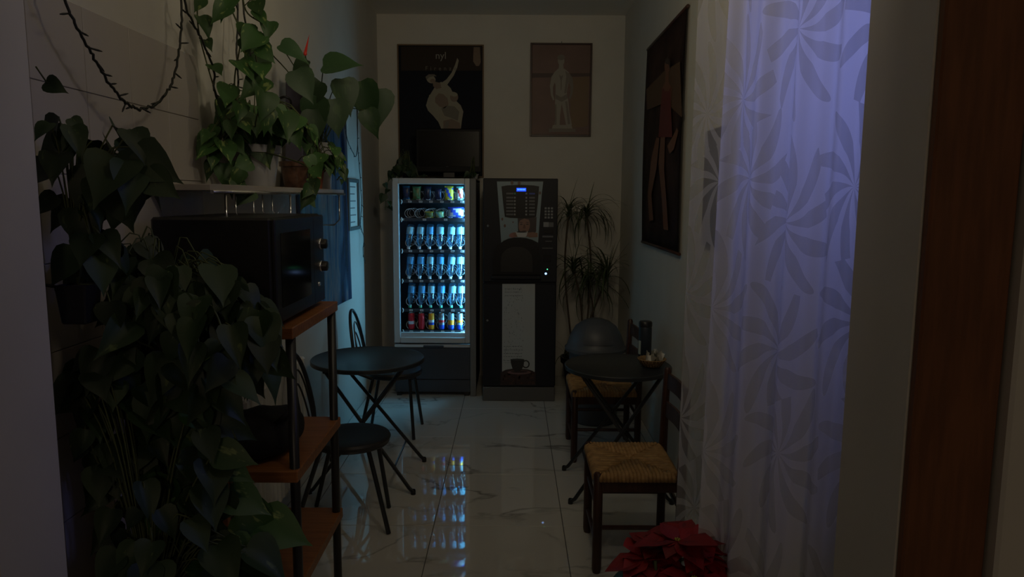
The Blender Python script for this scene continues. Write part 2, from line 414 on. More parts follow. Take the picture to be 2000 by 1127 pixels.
# ---------------------------------------------------------------- snack machine
SD = 5.82
def sx(px): return P(px, 560, SD).x
def sz(py): return P(850, py, SD).z
t = thing('vending_machine', 'tall snack and drinks vending machine with lit glass front and silver frame', 'vending machine', (sx(850), SD + .33, 0))
X0, X1, XG = sx(769), sx(918), sx(930); ZT = sz(348); IX0, IX1 = sx(781), sx(908); GZ0, GZ1 = sz(659), sz(360)
b = B()
box(b, X0, X0 + .02, SD + .03, 6.50, .06, ZT - .01); box(b, IX1 + .045, XG, SD + .03, 6.50, .06, ZT - .01)
box(b, X0, XG, 6.47, 6.50, .06, ZT); box(b, X0, XG, SD + .03, 6.5, ZT - .03, ZT, .004)
box(b, X0, XG, SD + .03, 6.5, .06, sz(680)); obj('cabinet', b, VDARK, t)
b = B(); box(b, X0 + .02, IX1 + .045, 6.40, 6.47, sz(676), ZT - .03); box(b, X0 + .02, X0 + .03, SD + .1, 6.4, sz(676), ZT - .03)
obj('interior_liner', b, VIN, t)
b = B()
for (x0, x1, z0, z1) in ((X0, IX0, sz(670), ZT), (IX1, X1, sz(670), ZT), (IX0, IX1, GZ1, ZT), (IX0, IX1, sz(670), GZ0)):
    box(b, x0, x1, SD - .005, SD + .03, z0, z1, .004)
obj('door_frame', b, SILVER, t)
b = B(); box(b, IX0 - .003, IX1 + .003, SD + .008, SD + .013, GZ0, GZ1); obj('glass_pane', b, GLASS, t)
b = B(); box(b, IX0, IX1, SD + .02, SD + .05, GZ0, sz(650.5), .002); obj('inner_ledge', b, SILVER, t)
b = B(); tube(b, [(IX1 + .018, SD + .055, sz(655)), (IX1 + .018, SD + .055, GZ1 - .02)], .009, 10); obj('light_tube', b, TUBE, t)
b = B(); box(b, X1 + .001, XG, SD - .002, SD + .03, .0, ZT, .004)
box(b, X1 + .008, XG - .012, SD - .004, SD, sz(420), sz(415), .001); obj('side_panel', b, GREYP, t)
b = B(); box(b, X0, X1, SD, SD + .03, sz(741), sz(679), .004); obj('delivery_flap', b, VDARK, t)
b = B(); box(b, X0, X1, SD - .004, SD + .03, sz(678.5), sz(673), .003); obj('flap_rail', b, SILVER, t)
b = B(); box(b, sx(826), sx(866), SD - .018, SD, sz(678.5), sz(674), .003); obj('flap_handle', b, VDARK, t)
b = B(); box(b, X0, X1, SD + .004, SD + .03, sz(766), sz(742), .004); obj('lower_panel', b, VDARK, t)
b = B(); box(b, X0 + .01, X0 + .05, SD + .02, SD + .07, 0, .07); box(b, X1 - .05, X1 - .01, SD + .02, SD + .07, 0, .07)
box(b, X0 + .01, X0 + .05, 6.4, 6.45, 0, .07); box(b, X1 - .05, X1 - .01, 6.4, 6.45, 0, .07); obj('foot', b, BLACK, t)
# trays, spirals and tags
rows = [394, 429, 490.6, 549, 606, 647.5]; tagx = [802, 823, 843, 864, 884, 903]
TD = 5.885
def tx(px): return P(px, 520, TD).x
def tz(py): return P(850, py, TD).z
spm = {}
def spiral_mesh(r, L, turns, wr=.0030):
    k = (r, L)
    if k in spm: return spm[k]
    bb = B(); n = int(turns * 14)
    tube(bb, [(r * math.sin(2 * PI * i / 14 + 2.6), L * i / n, r * math.cos(2 * PI * i / 14 + 2.6)) for i in range(n + 1)], wr, 4)
    me = bpy.data.meshes.new('spiral'); bb.to_mesh(me); bb.free(); me.materials.append(SPIRAL); spm[k] = me; return me
for ri, ry in enumerate(rows):
    z = tz(ry)
    b = B(); box(b, X0 + .035, IX1 + .02, TD, 6.38, z - .004, z + .004); box(b, X0 + .035, IX1 + .02, TD - .004, TD, z - .013, z + .012, .001)
    tr = obj('tray', b, VIN, t)
    if ri == 1: tg = [787, 830, 871]
    else: tg = tagx
    for px in tg:
        b = B(); box(b, tx(px - 3.2), tx(px + 3.2), TD - .007, TD - .004, z - .007, z + .007, 0, 0)
        for q in (-1.8, 0, 1.8): box(b, tx(px + q - .6), tx(px + q + .6), TD - .0075, TD - .007, z - .004, z + .004, 0, 1)
        obj('price_tag', b, [TAG, INK], tr)
    rr = .036 if ri < 2 else .033
    for ci in range(6):
        cx = tx([798, 818, 837.5, 858, 879, 898][ci] - (0 if ri else 1))
        if ri == 0 and ci < 2: pass
        o = inst('spiral', spiral_mesh(rr, .42, 3), Matrix.Translation((cx, TD + .02, z + rr + (.014 if ri < 2 or ri == 5 else .034))), t)
    # tray side latch
    b = B(); tube(b, spline([(IX0 + .010, TD - .006, z + .018), (IX0 + .018, TD - .008, z), (IX0 + .010, TD - .006, z - .02)], 4), .003, 6); obj('tray_latch', b, SPIRAL, t)

ORD = ['leftmost', 'second from the left', 'third from the left', 'third from the right', 'second from the right', 'rightmost']
def bottle_proto(lab, cap):
    root = thing('water_bottle', 'x', 'bottle', (0, 0, 0), 0, 'water bottles standing cap down in the vending machine')
    pb = local(root)
    b = B(); lathe(b, [(.0, .205), (.022, .207), (.029, .198), (.031, .18), (.031, .12), (.029, .108), (.0305, .096), (.028, .075), (.018, .045), (.0125, .03), (.0125, .012), (0, .012)], seg=16)
    pb('bottle_body', b, BOTTLE, True)
    b = B(); lathe(b, [(.0315, .182), (.0318, .18), (.0318, .125), (.0315, .123)], seg=16); pb('paper_label', b, lab, True)
    b = B(); lathe(b, [(0, .0), (.0135, 0), (.0142, .003), (.0142, .018), (.0125, .02)], seg=14); pb('cap', b, cap, True)
    return root
def copy_tree(o, parent=None):
    c = o.copy(); C.objects.link(c)
    if parent: c.parent = parent
    for ch in list(o.children): copy_tree(ch, c)
    return c
protos = [bottle_proto(LBL1, CAPW), bottle_proto(LBL2, CAPW), bottle_proto(LBL1, CAPG), bottle_proto(LBL2, CAPG)]
used = set()
capx = [796, 817, 837, 857.5, 878, 897.5]; dkind = {(0, 2): 1, (1, 3): 1, (1, 0): 1, (1, 1): 1, (2, 1): 3, (2, 3): 3, (2, 0): 3}
for ri, rn in enumerate(('upper', 'middle', 'lowest')):
    z = tz(rows[ri + 2]) + .012
    for ci in range(6):
        k = dkind.get((ri, ci), 2 if ri == 2 else 0)
        o = protos[k] if k not in used else copy_tree(protos[k]); used.add(k)
        o.location = (tx(capx[ci] + (1.5 if ri == 2 else 0)), TD + .06, z)
        o.rotation_euler = (math.radians(-8), math.radians([7, 5, 3, 2, 4, 1][ci] + R0.uniform(-1, 1)), R0.uniform(0, 6))
        o.rotation_euler = (Matrix.Rotation(math.radians([6, 5, 3, 1.5, 4, 1][ci]), 3, 'Y') @ Matrix.Rotation(math.radians(-7), 3, 'X')).to_euler()
        o['label'] = ('blue-labelled' if k in (1, 3) else 'pale-labelled') + ' water bottle, cap down, %s on the %s bottle tray' % (ORD[ci], rn)
# cans
def can(ci, cols, words):
    z = tz(rows[5]) + .012; px = [801, 821, 841, 861, 880, 897][ci]
    r = thing('drink_can', '%s drink can, %s on the bottom tray' % (words, ORD[ci]), 'can', (tx(px), TD + .04, z), 0, 'drink cans on the bottom tray')
    pb = local(r); hh = .138; prof = [(0, 0), (.022, 0), (.027, .008), (.0275, .02)]
    n = len(cols); b = B(); lathe(b, prof, seg=16, mi=0)
    for i in range(n):
        z0 = .02 + (hh - .035) * i / n; z1 = .02 + (hh - .035) * (i + 1) / n
        lathe(b, [(.0275, z0), (.0275, z1)], seg=16, mi=i)
    lathe(b, [(.0275, hh - .015), (.024, hh - .002), (.0235, hh)], seg=16, mi=n - 1)
    pb('can_body', b, cols, True)
    b = B(); lathe(b, [(.0235, hh), (.0225, hh + .002), (.0215, hh - .003), (0, hh - .003)], seg=16); pb('lid', b, CHROME, True)
crd = mat('can_red', (.55, .02, .03), .3, .3); cwh = mat('can_white', (.65, .65, .7), .3, .3); cor = mat('can_orange', (.85, .33, .02), .3, .3)
cbl = mat('can_blue', (.02, .07, .5), .3, .3); cpb = mat('can_pale_blue', (.3, .5, .65), .3, .3); cgr = mat('can_grey', (.25, .27, .3), .3, .3)
can(0, [crd, cwh, crd, crd], 'red and white'); can(1, [crd, crd, crd], 'plain red'); can(2, [cor, cbl, cwh, cor, cor], 'orange')
can(3, [cbl, cgr, crd, cpb, cgr], 'grey and blue'); can(4, [cbl, cor, cor, cpb, cpb], 'pale blue and orange'); can(5, [cbl, cgr, cor, cgr, cgr], 'silver and blue')
# snacks
def pack(name, label, px, ry, wpx, hpx, cols, d=.03):
    z = tz(ry) + .014; cx = tx(px); ww = wpx / (F / TD); hh = hpx / (F / TD); y = TD + .045
    r = thing(name, label, 'snack', (cx, y, z), 0, 'snack packets in the vending machine'); pb = local(r)
    b = B(); nx, nz = 6, 8; sh = []
    for side in (-1, 1):
        g = [[b.verts.new((ww * (i / nx - .5), side * d / 2 * max(0, math.sin(PI * i / nx)) ** .5 * max(0, math.sin(PI * j / nz)) ** .5, hh * j / nz)) for i in range(nx + 1)] for j in range(nz + 1)]
        for j in range(nz):
            for i in range(nx):
                q = (g[j][i], g[j][i + 1], g[j + 1][i + 1], g[j + 1][i]); f = b.faces.new(q if side < 0 else q[::-1])
                f.smooth = True; f.material_index = (0 if (j == 0 or j == nz - 1) else (1 if (i + j // 2) % 5 < 3 else 2))
    bmesh.ops.remove_doubles(b, verts=b.verts[:], dist=1e-6)
    pb('foil_bag', b, cols, False)
    b = B()
    for zz in (0.004, hh - .004): box(b, -ww / 2, ww / 2, -.001, .001, zz - .004, zz + .004)
    pb('crimped_seal', b, cols[0], False)
def sm(n, c): return mat('foil_' + n, c, .3, .15)
yl, bl, wh, tl_, gn, dk, rd, vi = sm('yellow', (.75, .6, .05)), sm('blue', (.05, .09, .6)), sm('white', (.7, .7, .75)), sm('teal', (.2, .55, .5)), sm('green', (.1, .24, .1)), sm('black', (.02, .02, .04)), sm('red', (.5, .05, .04)), sm('violet', (.03, .03, .09))
pack('snack_packet', 'dark blue snack packet, leftmost on the top tray', 794, 394, 15, 27, [sm('navy', (.02, .16, .3)), dk, vi])
pack('snack_packet', 'green and brown snack packet, second on the top tray', 814, 394, 17, 26, [gn, sm('olive', (.14, .15, .05)), gn])
pack('snack_packet', 'black snack packet, third from the left on the top tray', 835, 394, 15, 26, [vi, dk, dk])
pack('snack_packet', 'small dark violet snack packet, left of the yellow one', 856, 394, 13, 22, [vi, vi, dk])
pack('snack_packet', 'yellow and blue snack packet on the top tray', 877, 394, 17, 27, [yl, yl, bl])
pack('snack_packet', 'white and teal snack packet at the right end of the top tray', 898, 394, 13, 26, [tl_, wh, rd])
pack('snack_packet', 'flat olive snack packet, third slot of the second tray', 838, 429, 17, 12, [yl, sm('dull_olive', (.2, .19, .07)), gn])
pack('snack_packet', 'flat pale green snack packet, fourth slot of the second tray', 858, 429, 17, 13, [gn, sm('pale_green', (.35, .45, .22)), tl_])
pack('snack_packet', 'wide blue and white snack packet on the second tray', 890, 429, 31, 21, [bl, wh, bl], .04)

# ---------------------------------------------------------------- coffee machine
KD = 5.70
def kx(px): return P(px, 560, KD).x
def kz(py): return P(1015, py, KD).z
def kp(px, py, off=0.0): p = P(px, py, KD); return Vector((p.x, KD - off, p.z))
t = thing('coffee_machine', 'tall black hot drinks machine with blue display and white poster panel', 'coffee machine', (kx(1015), KD + .3, 0))
b = B(); box(b, kx(944), kx(1087), KD + .02, 6.42, .12, kz(349), .006); obj('cabinet', b, CDARK, t)
b = B(); box(b, kx(943.5), kx(1087), KD, KD + .02, kz(551), kz(348.5), .005); ud = obj('upper_door', b, CDARK, t)
b = B(); box(b, kx(943.5), kx(1086), KD, KD + .02, kz(755), kz(554), .005); ld = obj('lower_door', b, CDARK, t)
b = B(); box(b, kx(943), kx(1086), KD - .012, 6.40, 0.0, kz(756), .006); obj('plinth', b, PLINTH, t)
PRW = mat('print_pale_blue', (.22, .30, .34), .4); PRF = mat('print_skin', (.24, .125, .09), .5); PRH = mat('print_hair', (.03, .015, .015), .4); PRR = mat('print_pink', (.30, .13, .12), .4)
PRC = mat('print_cup', (.5, .52, .54), .4); PRB = mat('print_brown', (.12, .06, .04), .4); PRG = mat('print_menu', (.10, .12, .15), .4)
arc = [(978, 474), (984, 470), (993, 466), (1004, 464), (1016, 464), (1028, 465), (1039, 468), (1050, 474)]
b = B(); poly(b, [kp(x, y, .002) for x, y in [(970.5, 354.5), (1061, 354.5), (1058, 380), (1054, 430), (1051, 474)] + arc[::-1][1:-1] + [(979, 474), (976, 430), (972.5, 380)]], 0)
obj('printed_panel', b, PRW, ud)
b = B()
poly(b, [kp(x, y, .0027) for x, y in [(1011, 424), (1048, 424), (1047, 452), (1042, 458), (1012, 458)]], 1)
poly(b, [kp(x, y, .0032) for x, y in ell(1024, 440, 11, 17, 20, 0, .08)], 0)
poly(b, [kp(x, y, .0036) for x, y in [(1013, 424), (1036, 424), (1037, 430), (1033, 429), (1024, 427), (1016, 430), (1013, 436)]], 1)
for ex in (1018, 1030):
    poly(b, [kp(x, y, .0036) for x, y in ell(ex, 438, 3.0, 1.0, 10)], 1); poly(b, [kp(x, y, .0036) for x, y in ell(ex, 434.5, 3.4, .6, 10, 0, .1)], 1)
poly(b, [kp(x, y, .0036) for x, y in [(1023, 438), (1025, 438), (1026.5, 446), (1021.5, 446)]], 3)
poly(b, [kp(x, y, .0036) for x, y in ell(1024, 450.5, 4.4, 1.2, 10)], 3)
poly(b, [kp(x, y, .0040) for x, y in ell(1003, 459, 9, 5, 14, 0, -.2)], 2)
poly(b, [kp(x, y, .0040) for x, y in [(1030, 455), (1040, 453), (1050, 455), (1050, 463), (1034, 464), (1029, 460)]], 0)
poly(b, [kp(x, y, .0045) for x, y in [(1007, 452), (1031, 452), (1030, 459), (1026, 463), (1012, 463), (1008, 459)]], 4)
poly(b, [kp(x, y, .0050) for x, y in ell(1019, 453, 11, 1.4, 14)], 5)
for q in range(4):
    poly(b, [kp(x, y, .0052) for x, y in ell(1005 + q * .8, 455.5 + q * 2, 3.6, 1.1, 10, 0, .1)], 0); poly(b, [kp(x, y, .0052) for x, y in ell(1033 - q * .6, 455 + q * 2.1, 3.6, 1.1, 10, 0, -.1)], 0)
obj('printed_portrait', b, [PRF, PRH, PRR, PRB, PRC, INK], ud)
b = B()
for cx, cy, r in ((986, 441, 2.2), (984, 383, 2.4), (1054.5, 377, 2.2), (1000, 357, 2.8), (1014, 358, 3), (981, 428, 2), (1002, 434, 1.2)):
    poly(b, [kp(x, y, .0027) for x, y in ell(cx, cy, r, r * 1.5, 10)], 0)
obj('printed_bean', b, PRB, ud)
b = B(); poly(b, [kp(x, y, .006) for x, y in [(979.5, 364), (990, 362.2), (1016, 361), (1042, 362.2), (1053, 364), (1050.5, 395), (1047, 423.5), (1034, 425.5), (1015, 426), (996, 425.5), (986, 423.5), (982.5, 395)]], 0, (0, .004, 0))
mp_ = obj('menu_panel', b, CDARK2, ud)
b = B(); box(b, kx(1007.5), kx(1026), KD - .008, KD - .0062, kz(374), kz(367), .0005); obj('display', b, LCD, mp_)
b = B()
for q in range(7): box(b, kx(1009 + q * 2.3), kx(1010.5 + q * 2.3), KD - .0085, KD - .008, kz(371.7), kz(368.6))
obj('display_digits', b, LCD2, mp_)
GB = mat('grey_button', (.22, .23, .24), .4); GL = mat('grey_strip', (.10, .105, .115), .4); GRN = mat('green_button', (.03, .25, .12), .4); BLU = mat('blue_mark', (.02, .05, .4), .4)
for r_, yy in enumerate((378, 386, 392.5, 399, 405.8, 412.3, 418.8)):
    b = B(); box(b, kx(988), kx(1002), KD - .0075, KD - .006, kz(yy + 1.7), kz(yy - 1.5), .0004); obj('drink_strip', b, GL, mp_)
    b = B(); box(b, kx(1032), kx(1043), KD - .0075, KD - .006, kz(yy + 1.7), kz(yy - 1.5), .0004); obj('drink_strip', b, BLU if r_ == 0 else GL, mp_)
    for xx in (1004.5, 1026.5):
        b = B(); box(b, kx(xx - 1.6), kx(xx + 1.6), KD - .009, KD - .006, kz(yy + 1.9), kz(yy - 1.7), .0006); obj('button', b, GRN if (r_ == 0 and xx < 1010) else GB, mp_)
for i in range(3):
    for j in range(4):
        b = B(); box(b, kx(1064 + i * 6 - 2), kx(1064 + i * 6 + 2), KD - .006, KD, kz(406.5 + j * 6 + 2), kz(406.5 + j * 6 - 2), .001); obj('key', b, GB, ud)
b = B(); box(b, kx(1060), kx(1070.5), KD - .002, KD, kz(443), kz(433.5), .0004); box(b, kx(1071), kx(1079.5), KD - .002, KD, kz(443), kz(434), .0004, 1); obj('sticker', b, [GB, GL], ud)
for (a, c, y0, y1, mm) in ((1058, 1079, 463.5, 460, GL), (1064, 1077, 472, 470, GL), (1058, 1079, 485.5, 483.5, GL), (1060, 1078, 456, 449, CDARK2), (1061, 1075, 511, 498, CDARK2)):
    b = B(); box(b, kx(a), kx(c), KD - .004, KD, kz(y0), kz(y1), .0008); obj('slot_plate', b, mm, ud)
b = B(); lathe(b, [(0, .004), (.0035, .003), (.0045, 0)], seg=12, mtx=Matrix.Translation(kp(1069, 526)) @ Matrix.Rotation(PI / 2, 4, 'X')); obj('green_lamp', b, GLED, ud)
b = B(); lathe(b, [(0, .004), (.006, .003), (.009, 0)], seg=12, mtx=Matrix.Translation(kp(1066, 534.5)) @ Matrix.Rotation(PI / 2, 4, 'X')); obj('blue_lamp', b, WLED, ud)
b = B(); lathe(b, [(0, .004), (.007, .004), (.009, 0)], seg=12, mtx=Matrix.Translation(kp(953, 441)) @ Matrix.Rotation(PI / 2, 4, 'X')); obj('lock', b, GB, ud)
b = B(); lathe(b, [(0, .004), (.007, .004), (.009, 0)], seg=12, mtx=Matrix.Translation(kp(952, 626)) @ Matrix.Rotation(PI / 2, 4, 'X')); obj('lock', b, GB, ld)
# bulging hood over the cup bay with a dark niche
b = B(); hood = [(963, 505), (966, 490), (974, 478), (986, 470), (1000, 466), (1015, 465), (1030, 467), (1042, 472), (1051, 482), (1055, 498), (1055, 536), (963, 536)]
poly(b, [kp(x, y, .0) for x, y in hood], 0, (0, -.03, 0)); obj('cup_bay_hood', b, CDARK2, ud)
b = B(); n2 = [(978, 510), (980, 497), (988, 487), (1000, 482), (1018, 482), (1030, 487), (1038, 497), (1040, 510), (1040, 530), (978, 530)]
poly(b, [kp(x, y, .0335) for x, y in n2], 0, (0, .003, 0)); obj('cup_niche', b, BLACK, ud)
b = B(); box(b, kx(960), kx(1056), KD - .045, KD, kz(544), kz(537), .004); obj('drip_ledge', b, CDARK, ud)
b = B(); poly(b, [kp(x, y, .002) for x, y in ((981, 554.5), (1045, 554.5), (1044.5, 726), (980.5, 726))], 0); pp = obj('poster_panel', b, mat('poster_white', (.42, .45, .46), .45), ld)
b = B(); rr = random.Random(3)
for k in range(150):
    x = 984 + rr.random() ** 1.3 * 42; y = 560 + rr.random() * 150
    if 1022 < x: continue
    ww = rr.uniform(.4, 1.1); hh = rr.uniform(.6, 2.2)
    poly(b, [kp(x, y, .0025), kp(x + ww, y, .0025), kp(x + ww * .7, y + hh, .0025), kp(x - .2, y + hh, .0025)], 0)
for yy in (564, 570, 577, 676, 683, 690, 696, 704, 708):
    x = 986 if yy < 600 else 984
    while x < 1020:
        ww = rr.uniform(1, 4); poly(b, [kp(x, y_, .0025) for x, y_ in ((x, yy), (x + ww, yy), (x + ww, yy + .9), (x, yy + .9))], 0); x += ww + rr.uniform(1, 2)
obj('printed_words', b, mat('print_grey', (.09, .10, .11), .5), pp)
b = B(); poly(b, [kp(x, y, .003) for x, y in ((978, 727), (988, 722), (1000, 720), (1030, 721), (1040, 724), (1046, 728), (1046, 752), (977, 752))], 0)
for k in range(60):
    x = rr.uniform(981, 1043); y = rr.uniform(727, 750); a = rr.uniform(0, 3)
    poly(b, [kp(*q, .0035) for q in ell(x, y, 2.6, 1.6, 8, 0, a)], 1 + k % 2)
poly(b, [kp(*q, .0038) for q in ell(1014, 727, 23, 4.2, 20)], 3); poly(b, [kp(*q, .0041) for q in ell(1014, 725.8, 17, 2.2, 16)], 0)
poly(b, [kp(x, y, .0045) for x, y in ((997, 702), (1024, 702), (1023, 712), (1019, 722), (1014, 725), (1005, 725), (1001, 720), (998, 710))], 4)
poly(b, [kp(*q, .0048) for q in ell(1010.5, 702, 13.5, 1.8, 16)], 5)
ring = ell(1027, 711, 7.5, 8, 18); ring2 = ell(1027, 711, 5, 5.6, 18)
for k in range(18): poly(b, [kp(*ring[k], .0042), kp(*ring[(k + 1) % 18], .0042), kp(*ring2[(k + 1) % 18], .0042), kp(*ring2[k], .0042)], 4)
obj('printed_cup', b, [PRH, mat('bean_brown', (.07, .03, .02), .5), mat('bean_dark', (.03, .012, .01), .5), mat('saucer_print', (.16, .09, .09), .4), mat('cup_print', (.012, .014, .016), .3), mat('cup_rim_print', (.05, .06, .06), .3)], pp)

# ---------------------------------------------------------------- television
TVD = 6.10
x0, x1 = P(812, 300, TVD).x, P(941, 300, TVD).x; z0, z1 = P(870, 337, TVD).z, P(870, 251, TVD).z
TVB = mat('tv_casing_plastic', (.006, .006, .007), .5, spec=.2)
t = thing('television', 'small black flat television standing on top of the vending machine', 'television', ((x0 + x1) / 2, TVD, ZT))
b = B(); box(b, x0, x1, TVD, TVD + .05, z0, z1, .008); obj('casing', b, TVB, t)
b = B(); box(b, x0 + .022, x1 - .022, TVD - .002, TVD, z0 + .05, z1 - .022, .001); obj('screen', b, mat('tv_screen', (.004, .004, .005), .25, spec=.2), t)
b = B(); poly(b, [P(*q, TVD - .001) for q in ell(873.5, 324.5, 4, 1.1, 12)]); obj('maker_badge', b, GB, t)
b = B(); box(b, (x0 + x1) / 2 - .05, (x0 + x1) / 2 + .05, TVD + .01, TVD + .04, ZT + .01, z0 + .02, .004); lathe(b, [(0, ZT + .014), (.10, ZT + .014), (.125, ZT + .006), (.125, ZT), (0, ZT)], ((x0 + x1) / 2, TVD + .025, 0), 24)
obj('stand', b, BLACK, t)

# ---------------------------------------------------------------- pictures
def bp(px, py, off): p = P(px, py, YB - off); return p
def picture(name, label, px0, px1, py0, py1, frame_mat, fw, draw):
    D = YB - .02; a = P(px0, py1, D); c = P(px1, py0, D)
    t = thing(name, label, 'picture', ((a.x + c.x) / 2, YB, a.z)); x0, x1, z0, z1 = a.x, c.x, a.z, c.z
    b = B()
    for q in ((x0, x0 + fw, z0, z1), (x1 - fw, x1, z0, z1), (x0 + fw, x1 - fw, z0, z0 + fw), (x0 + fw, x1 - fw, z1 - fw, z1)): box(b, q[0], q[1], YB - .022, YB - .001, q[2], q[3], .002)
    obj('frame', b, frame_mat, t)
    b = B(); box(b, x0 + fw * .8, x1 - fw * .8, YB - .012, YB - .002, z0 + fw * .8, z1 - fw * .8); return t, b, (x0, x1, z0, z1)
GOLD = mat('dull_gilt_wood', (.16, .10, .05), .5)
t, b, _ = picture('framed_poster', 'tall dark framed poster of a pale marble group, behind the television', 779, 945, 87, 346, GOLD, .012, None)
obj('backing', b, mat('poster_night', (.012, .014, .022), .7, spec=.15), t)
b = B(); poly(b, [bp(*q, .0135) for q in ((783, 91), (941, 91), (941, 138), (783, 138))]); obj('header_band', b, mat('poster_brown', (.045, .034, .027), .7, spec=.15), t)
b = B(); poly(b, [bp(*q, .0140) for q in ((925, 92), (937, 92), (939, 122), (935, 129), (930, 129), (924, 120))]); obj('printed_column', b, mat('poster_tan', (.13, .075, .04), .4), t)
STN = mat('marble_print', (.26, .24, .18), .5); STD = mat('marble_print_shade', (.13, .115, .09), .5); STR = mat('marble_print_warm', (.17, .115, .085), .5)
b = B()
def pl(pts, off, mi): poly(b, [bp(x, y, off) for x, y in pts], mi)
# generic pair of stone figures: one seated high with an outstretched drape, on a rock
pl([(832, 206), (836, 192), (843, 180), (848, 172), (852, 164), (862, 160), (872, 164), (880, 172), (886, 184), (890, 196), (900, 206), (905, 218), (902, 236), (900, 252), (862, 252), (856, 238), (846, 226), (836, 216)], .0140, 0)
pl([(850, 190), (857, 182), (866, 184), (874, 192), (876, 204), (868, 212), (858, 208), (850, 200)], .0144, 2)
pl([(862, 212), (874, 206), (888, 208), (897, 218), (894, 236), (880, 230), (868, 226)], .0144, 1)
pl([(845, 158), (852, 160), (860, 162), (862, 172), (852, 174), (846, 168)], .0143, 2)
pl(ell(842, 155, 9, 7.5, 16, 0, .4), .0148, 0); pl(ell(845, 158, 5, 4, 12), .0152, 2)
pl([(831, 150), (837, 145), (848, 145), (853, 149), (846, 149), (838, 151), (833, 156)], .0154, 1)
pl([(862, 162), (872, 155), (882, 142), (889, 126), (893, 113), (896, 118), (893, 132), (886, 148), (876, 162), (870, 170)], .0142, 0)
pl([(838, 186), (842, 184), (840, 200), (846, 212), (858, 222), (864, 226), (856, 228), (844, 220), (836, 208)], .0148, 0)
pl(ell(887, 190, 8, 9, 16), .0150, 2); pl(ell(886, 184, 8, 4.5, 12, 0, .2), .0154, 0)
pl([(866, 236), (882, 232), (898, 240), (900, 252), (866, 252)], .0148, 2); pl([(870, 238), (878, 236), (874, 252), (868, 252)], .0150, 1)
obj('printed_statue', b, [STN, STD, STR], t)
p = bp(861, 134, .0150); text('lettering', 'F i r e n z e', .050, p, mat('poster_letter', (.15, .14, .12), .5), t, space=1.15)
p = bp(861, 109, .0150); text('lettering', 'nyl', .085, p, mat('poster_logo', (.28, .27, .25), .5), t)
FRB = mat('dark_red_brown_frame', (.035, .012, .010), .4)
t, b, _ = picture('framed_picture', 'smaller framed print of a standing statue on a reddish background', 1034.5, 1157.5, 84, 266, FRB, .016, None)
obj('backing', b, mat('print_red_brown', (.155, .085, .07), .5, noise=.12, nscale=5), t)
b = B(); poly(b, [bp(*q, .0135) for q in ((1038, 143), (1154, 143), (1154, 149), (1038, 152))]); poly(b, [bp(*q, .0132) for q in ((1112, 152), (1150, 150), (1148, 246), (1116, 250))], 1)
obj('printed_backdrop', b, [mat('print_seam', (.06, .03, .028), .5), mat('print_ochre', (.17, .10, .05), .5)], t)
b = B()
pl([(1072, 258), (1124, 258), (1124, 251), (1072, 251)], .0138, 1); pl([(1078, 251), (1118, 251), (1116, 244), (1080, 244)], .0142, 0)
pl([(1083, 141), (1090, 134), (1102, 134), (1111, 141), (1113, 152), (1109, 168), (1107, 180), (1110, 196), (1112, 220), (1117, 244), (1106, 246), (1102, 226), (1097, 202), (1094, 226), (1093, 246), (1083, 246), (1085, 224), (1084, 200), (1085, 180), (1085, 166), (1081, 154)], .0146, 0)
pl([(1083, 141), (1077, 150), (1074, 168), (1076, 186), (1080, 196), (1083, 195), (1080, 184), (1080, 170), (1085, 156)], .0148, 0)
pl([(1111, 141), (1118, 152), (1120, 168), (1118, 184), (1114, 194), (1111, 192), (1114, 182), (1114, 168), (1108, 156)], .0148, 1)
pl(ell(1096, 119, 6.5, 9), .0150, 0); pl(ell(1096, 112, 7.5, 5.5), .0154, 1); pl([(1092, 125), (1100, 125), (1101, 136), (1091, 136)], .0149, 0)
pl([(1104, 138), (1111, 143), (1112, 153), (1108, 168), (1106, 182), (1102, 182), (1104, 166), (1106, 150)], .0152, 1)
pl([(1092, 146), (1096, 149), (1100, 146), (1097, 158), (1097, 176), (1095, 176), (1095, 158)], .0152, 1)
pl([(1085, 184), (1096, 190), (1108, 183), (1109, 192), (1097, 199), (1085, 193)], .0152, 1)
pl([(1104, 198), (1108, 198), (1114, 242), (1109, 243)], .0152, 1); pl([(1084, 204), (1087, 204), (1087, 244), (1084, 244)], .0152, 1)
obj('printed_statue', b, [mat('statue_print', (.28, .26, .22), .5), mat('statue_print_shade', (.17, .14, .12), .5)], t)
b = B(); tube(b, [bp(1097, 84, .012), bp(1097, 81, .006)], .003, 6); obj('hook', b, BLACK, t)
# hanging canvas on the right wall
def rp(px, py, off): return PX(px, py, XR - off)
t = thing('wall_hanging', 'long dark painted canvas of a woman in red on the right wall', 'picture', (XR, 4.4, 1.3))
Y0, Y1 = rp(1336, 250, .01).y, rp(1262, 250, .01).y; Z0 = rp(1326, 496, .01).z; Z1 = rp(1344.5, 12, .01).z
b = B(); g = []
for i in range(9):
    yy = Y0 + (Y1 - Y0) * i / 8; g.append([b.verts.new((XR - .012 - .010 * math.sin(PI * j / 10) - (.006 if i in (0, 8) else 0), yy, Z0 + (Z1 - Z0) * j / 10)) for j in range(11)])
for i in range(8):
    for j in range(10): b.faces.new((g[i][j], g[i][j + 1], g[i + 1][j + 1], g[i + 1][j])).smooth = True
bmesh.ops.solidify(b, geom=b.faces[:], thickness=.003)
obj('canvas', b, mat('canvas_dark_brown', (.075, .036, .026), .6, noise=.6, nscale=4), t)
b = B(); tube(b, [(XR - .014, Y0 - .01, Z0), (XR - .014, Y1 + .01, Z0)], .010, 8); obj('lower_rod', b, DARKWOOD, t)
b = B(); tube(b, [(XR - .014, Y0 - .01, Z1), (XR - .014, Y1 + .01, Z1)], .010, 8); obj('upper_rod', b, DARKWOOD, t)
b = B()
def pr(pts, mi, o=.0): poly(b, [rp(x, y, .030 + o) for x, y in pts], mi)
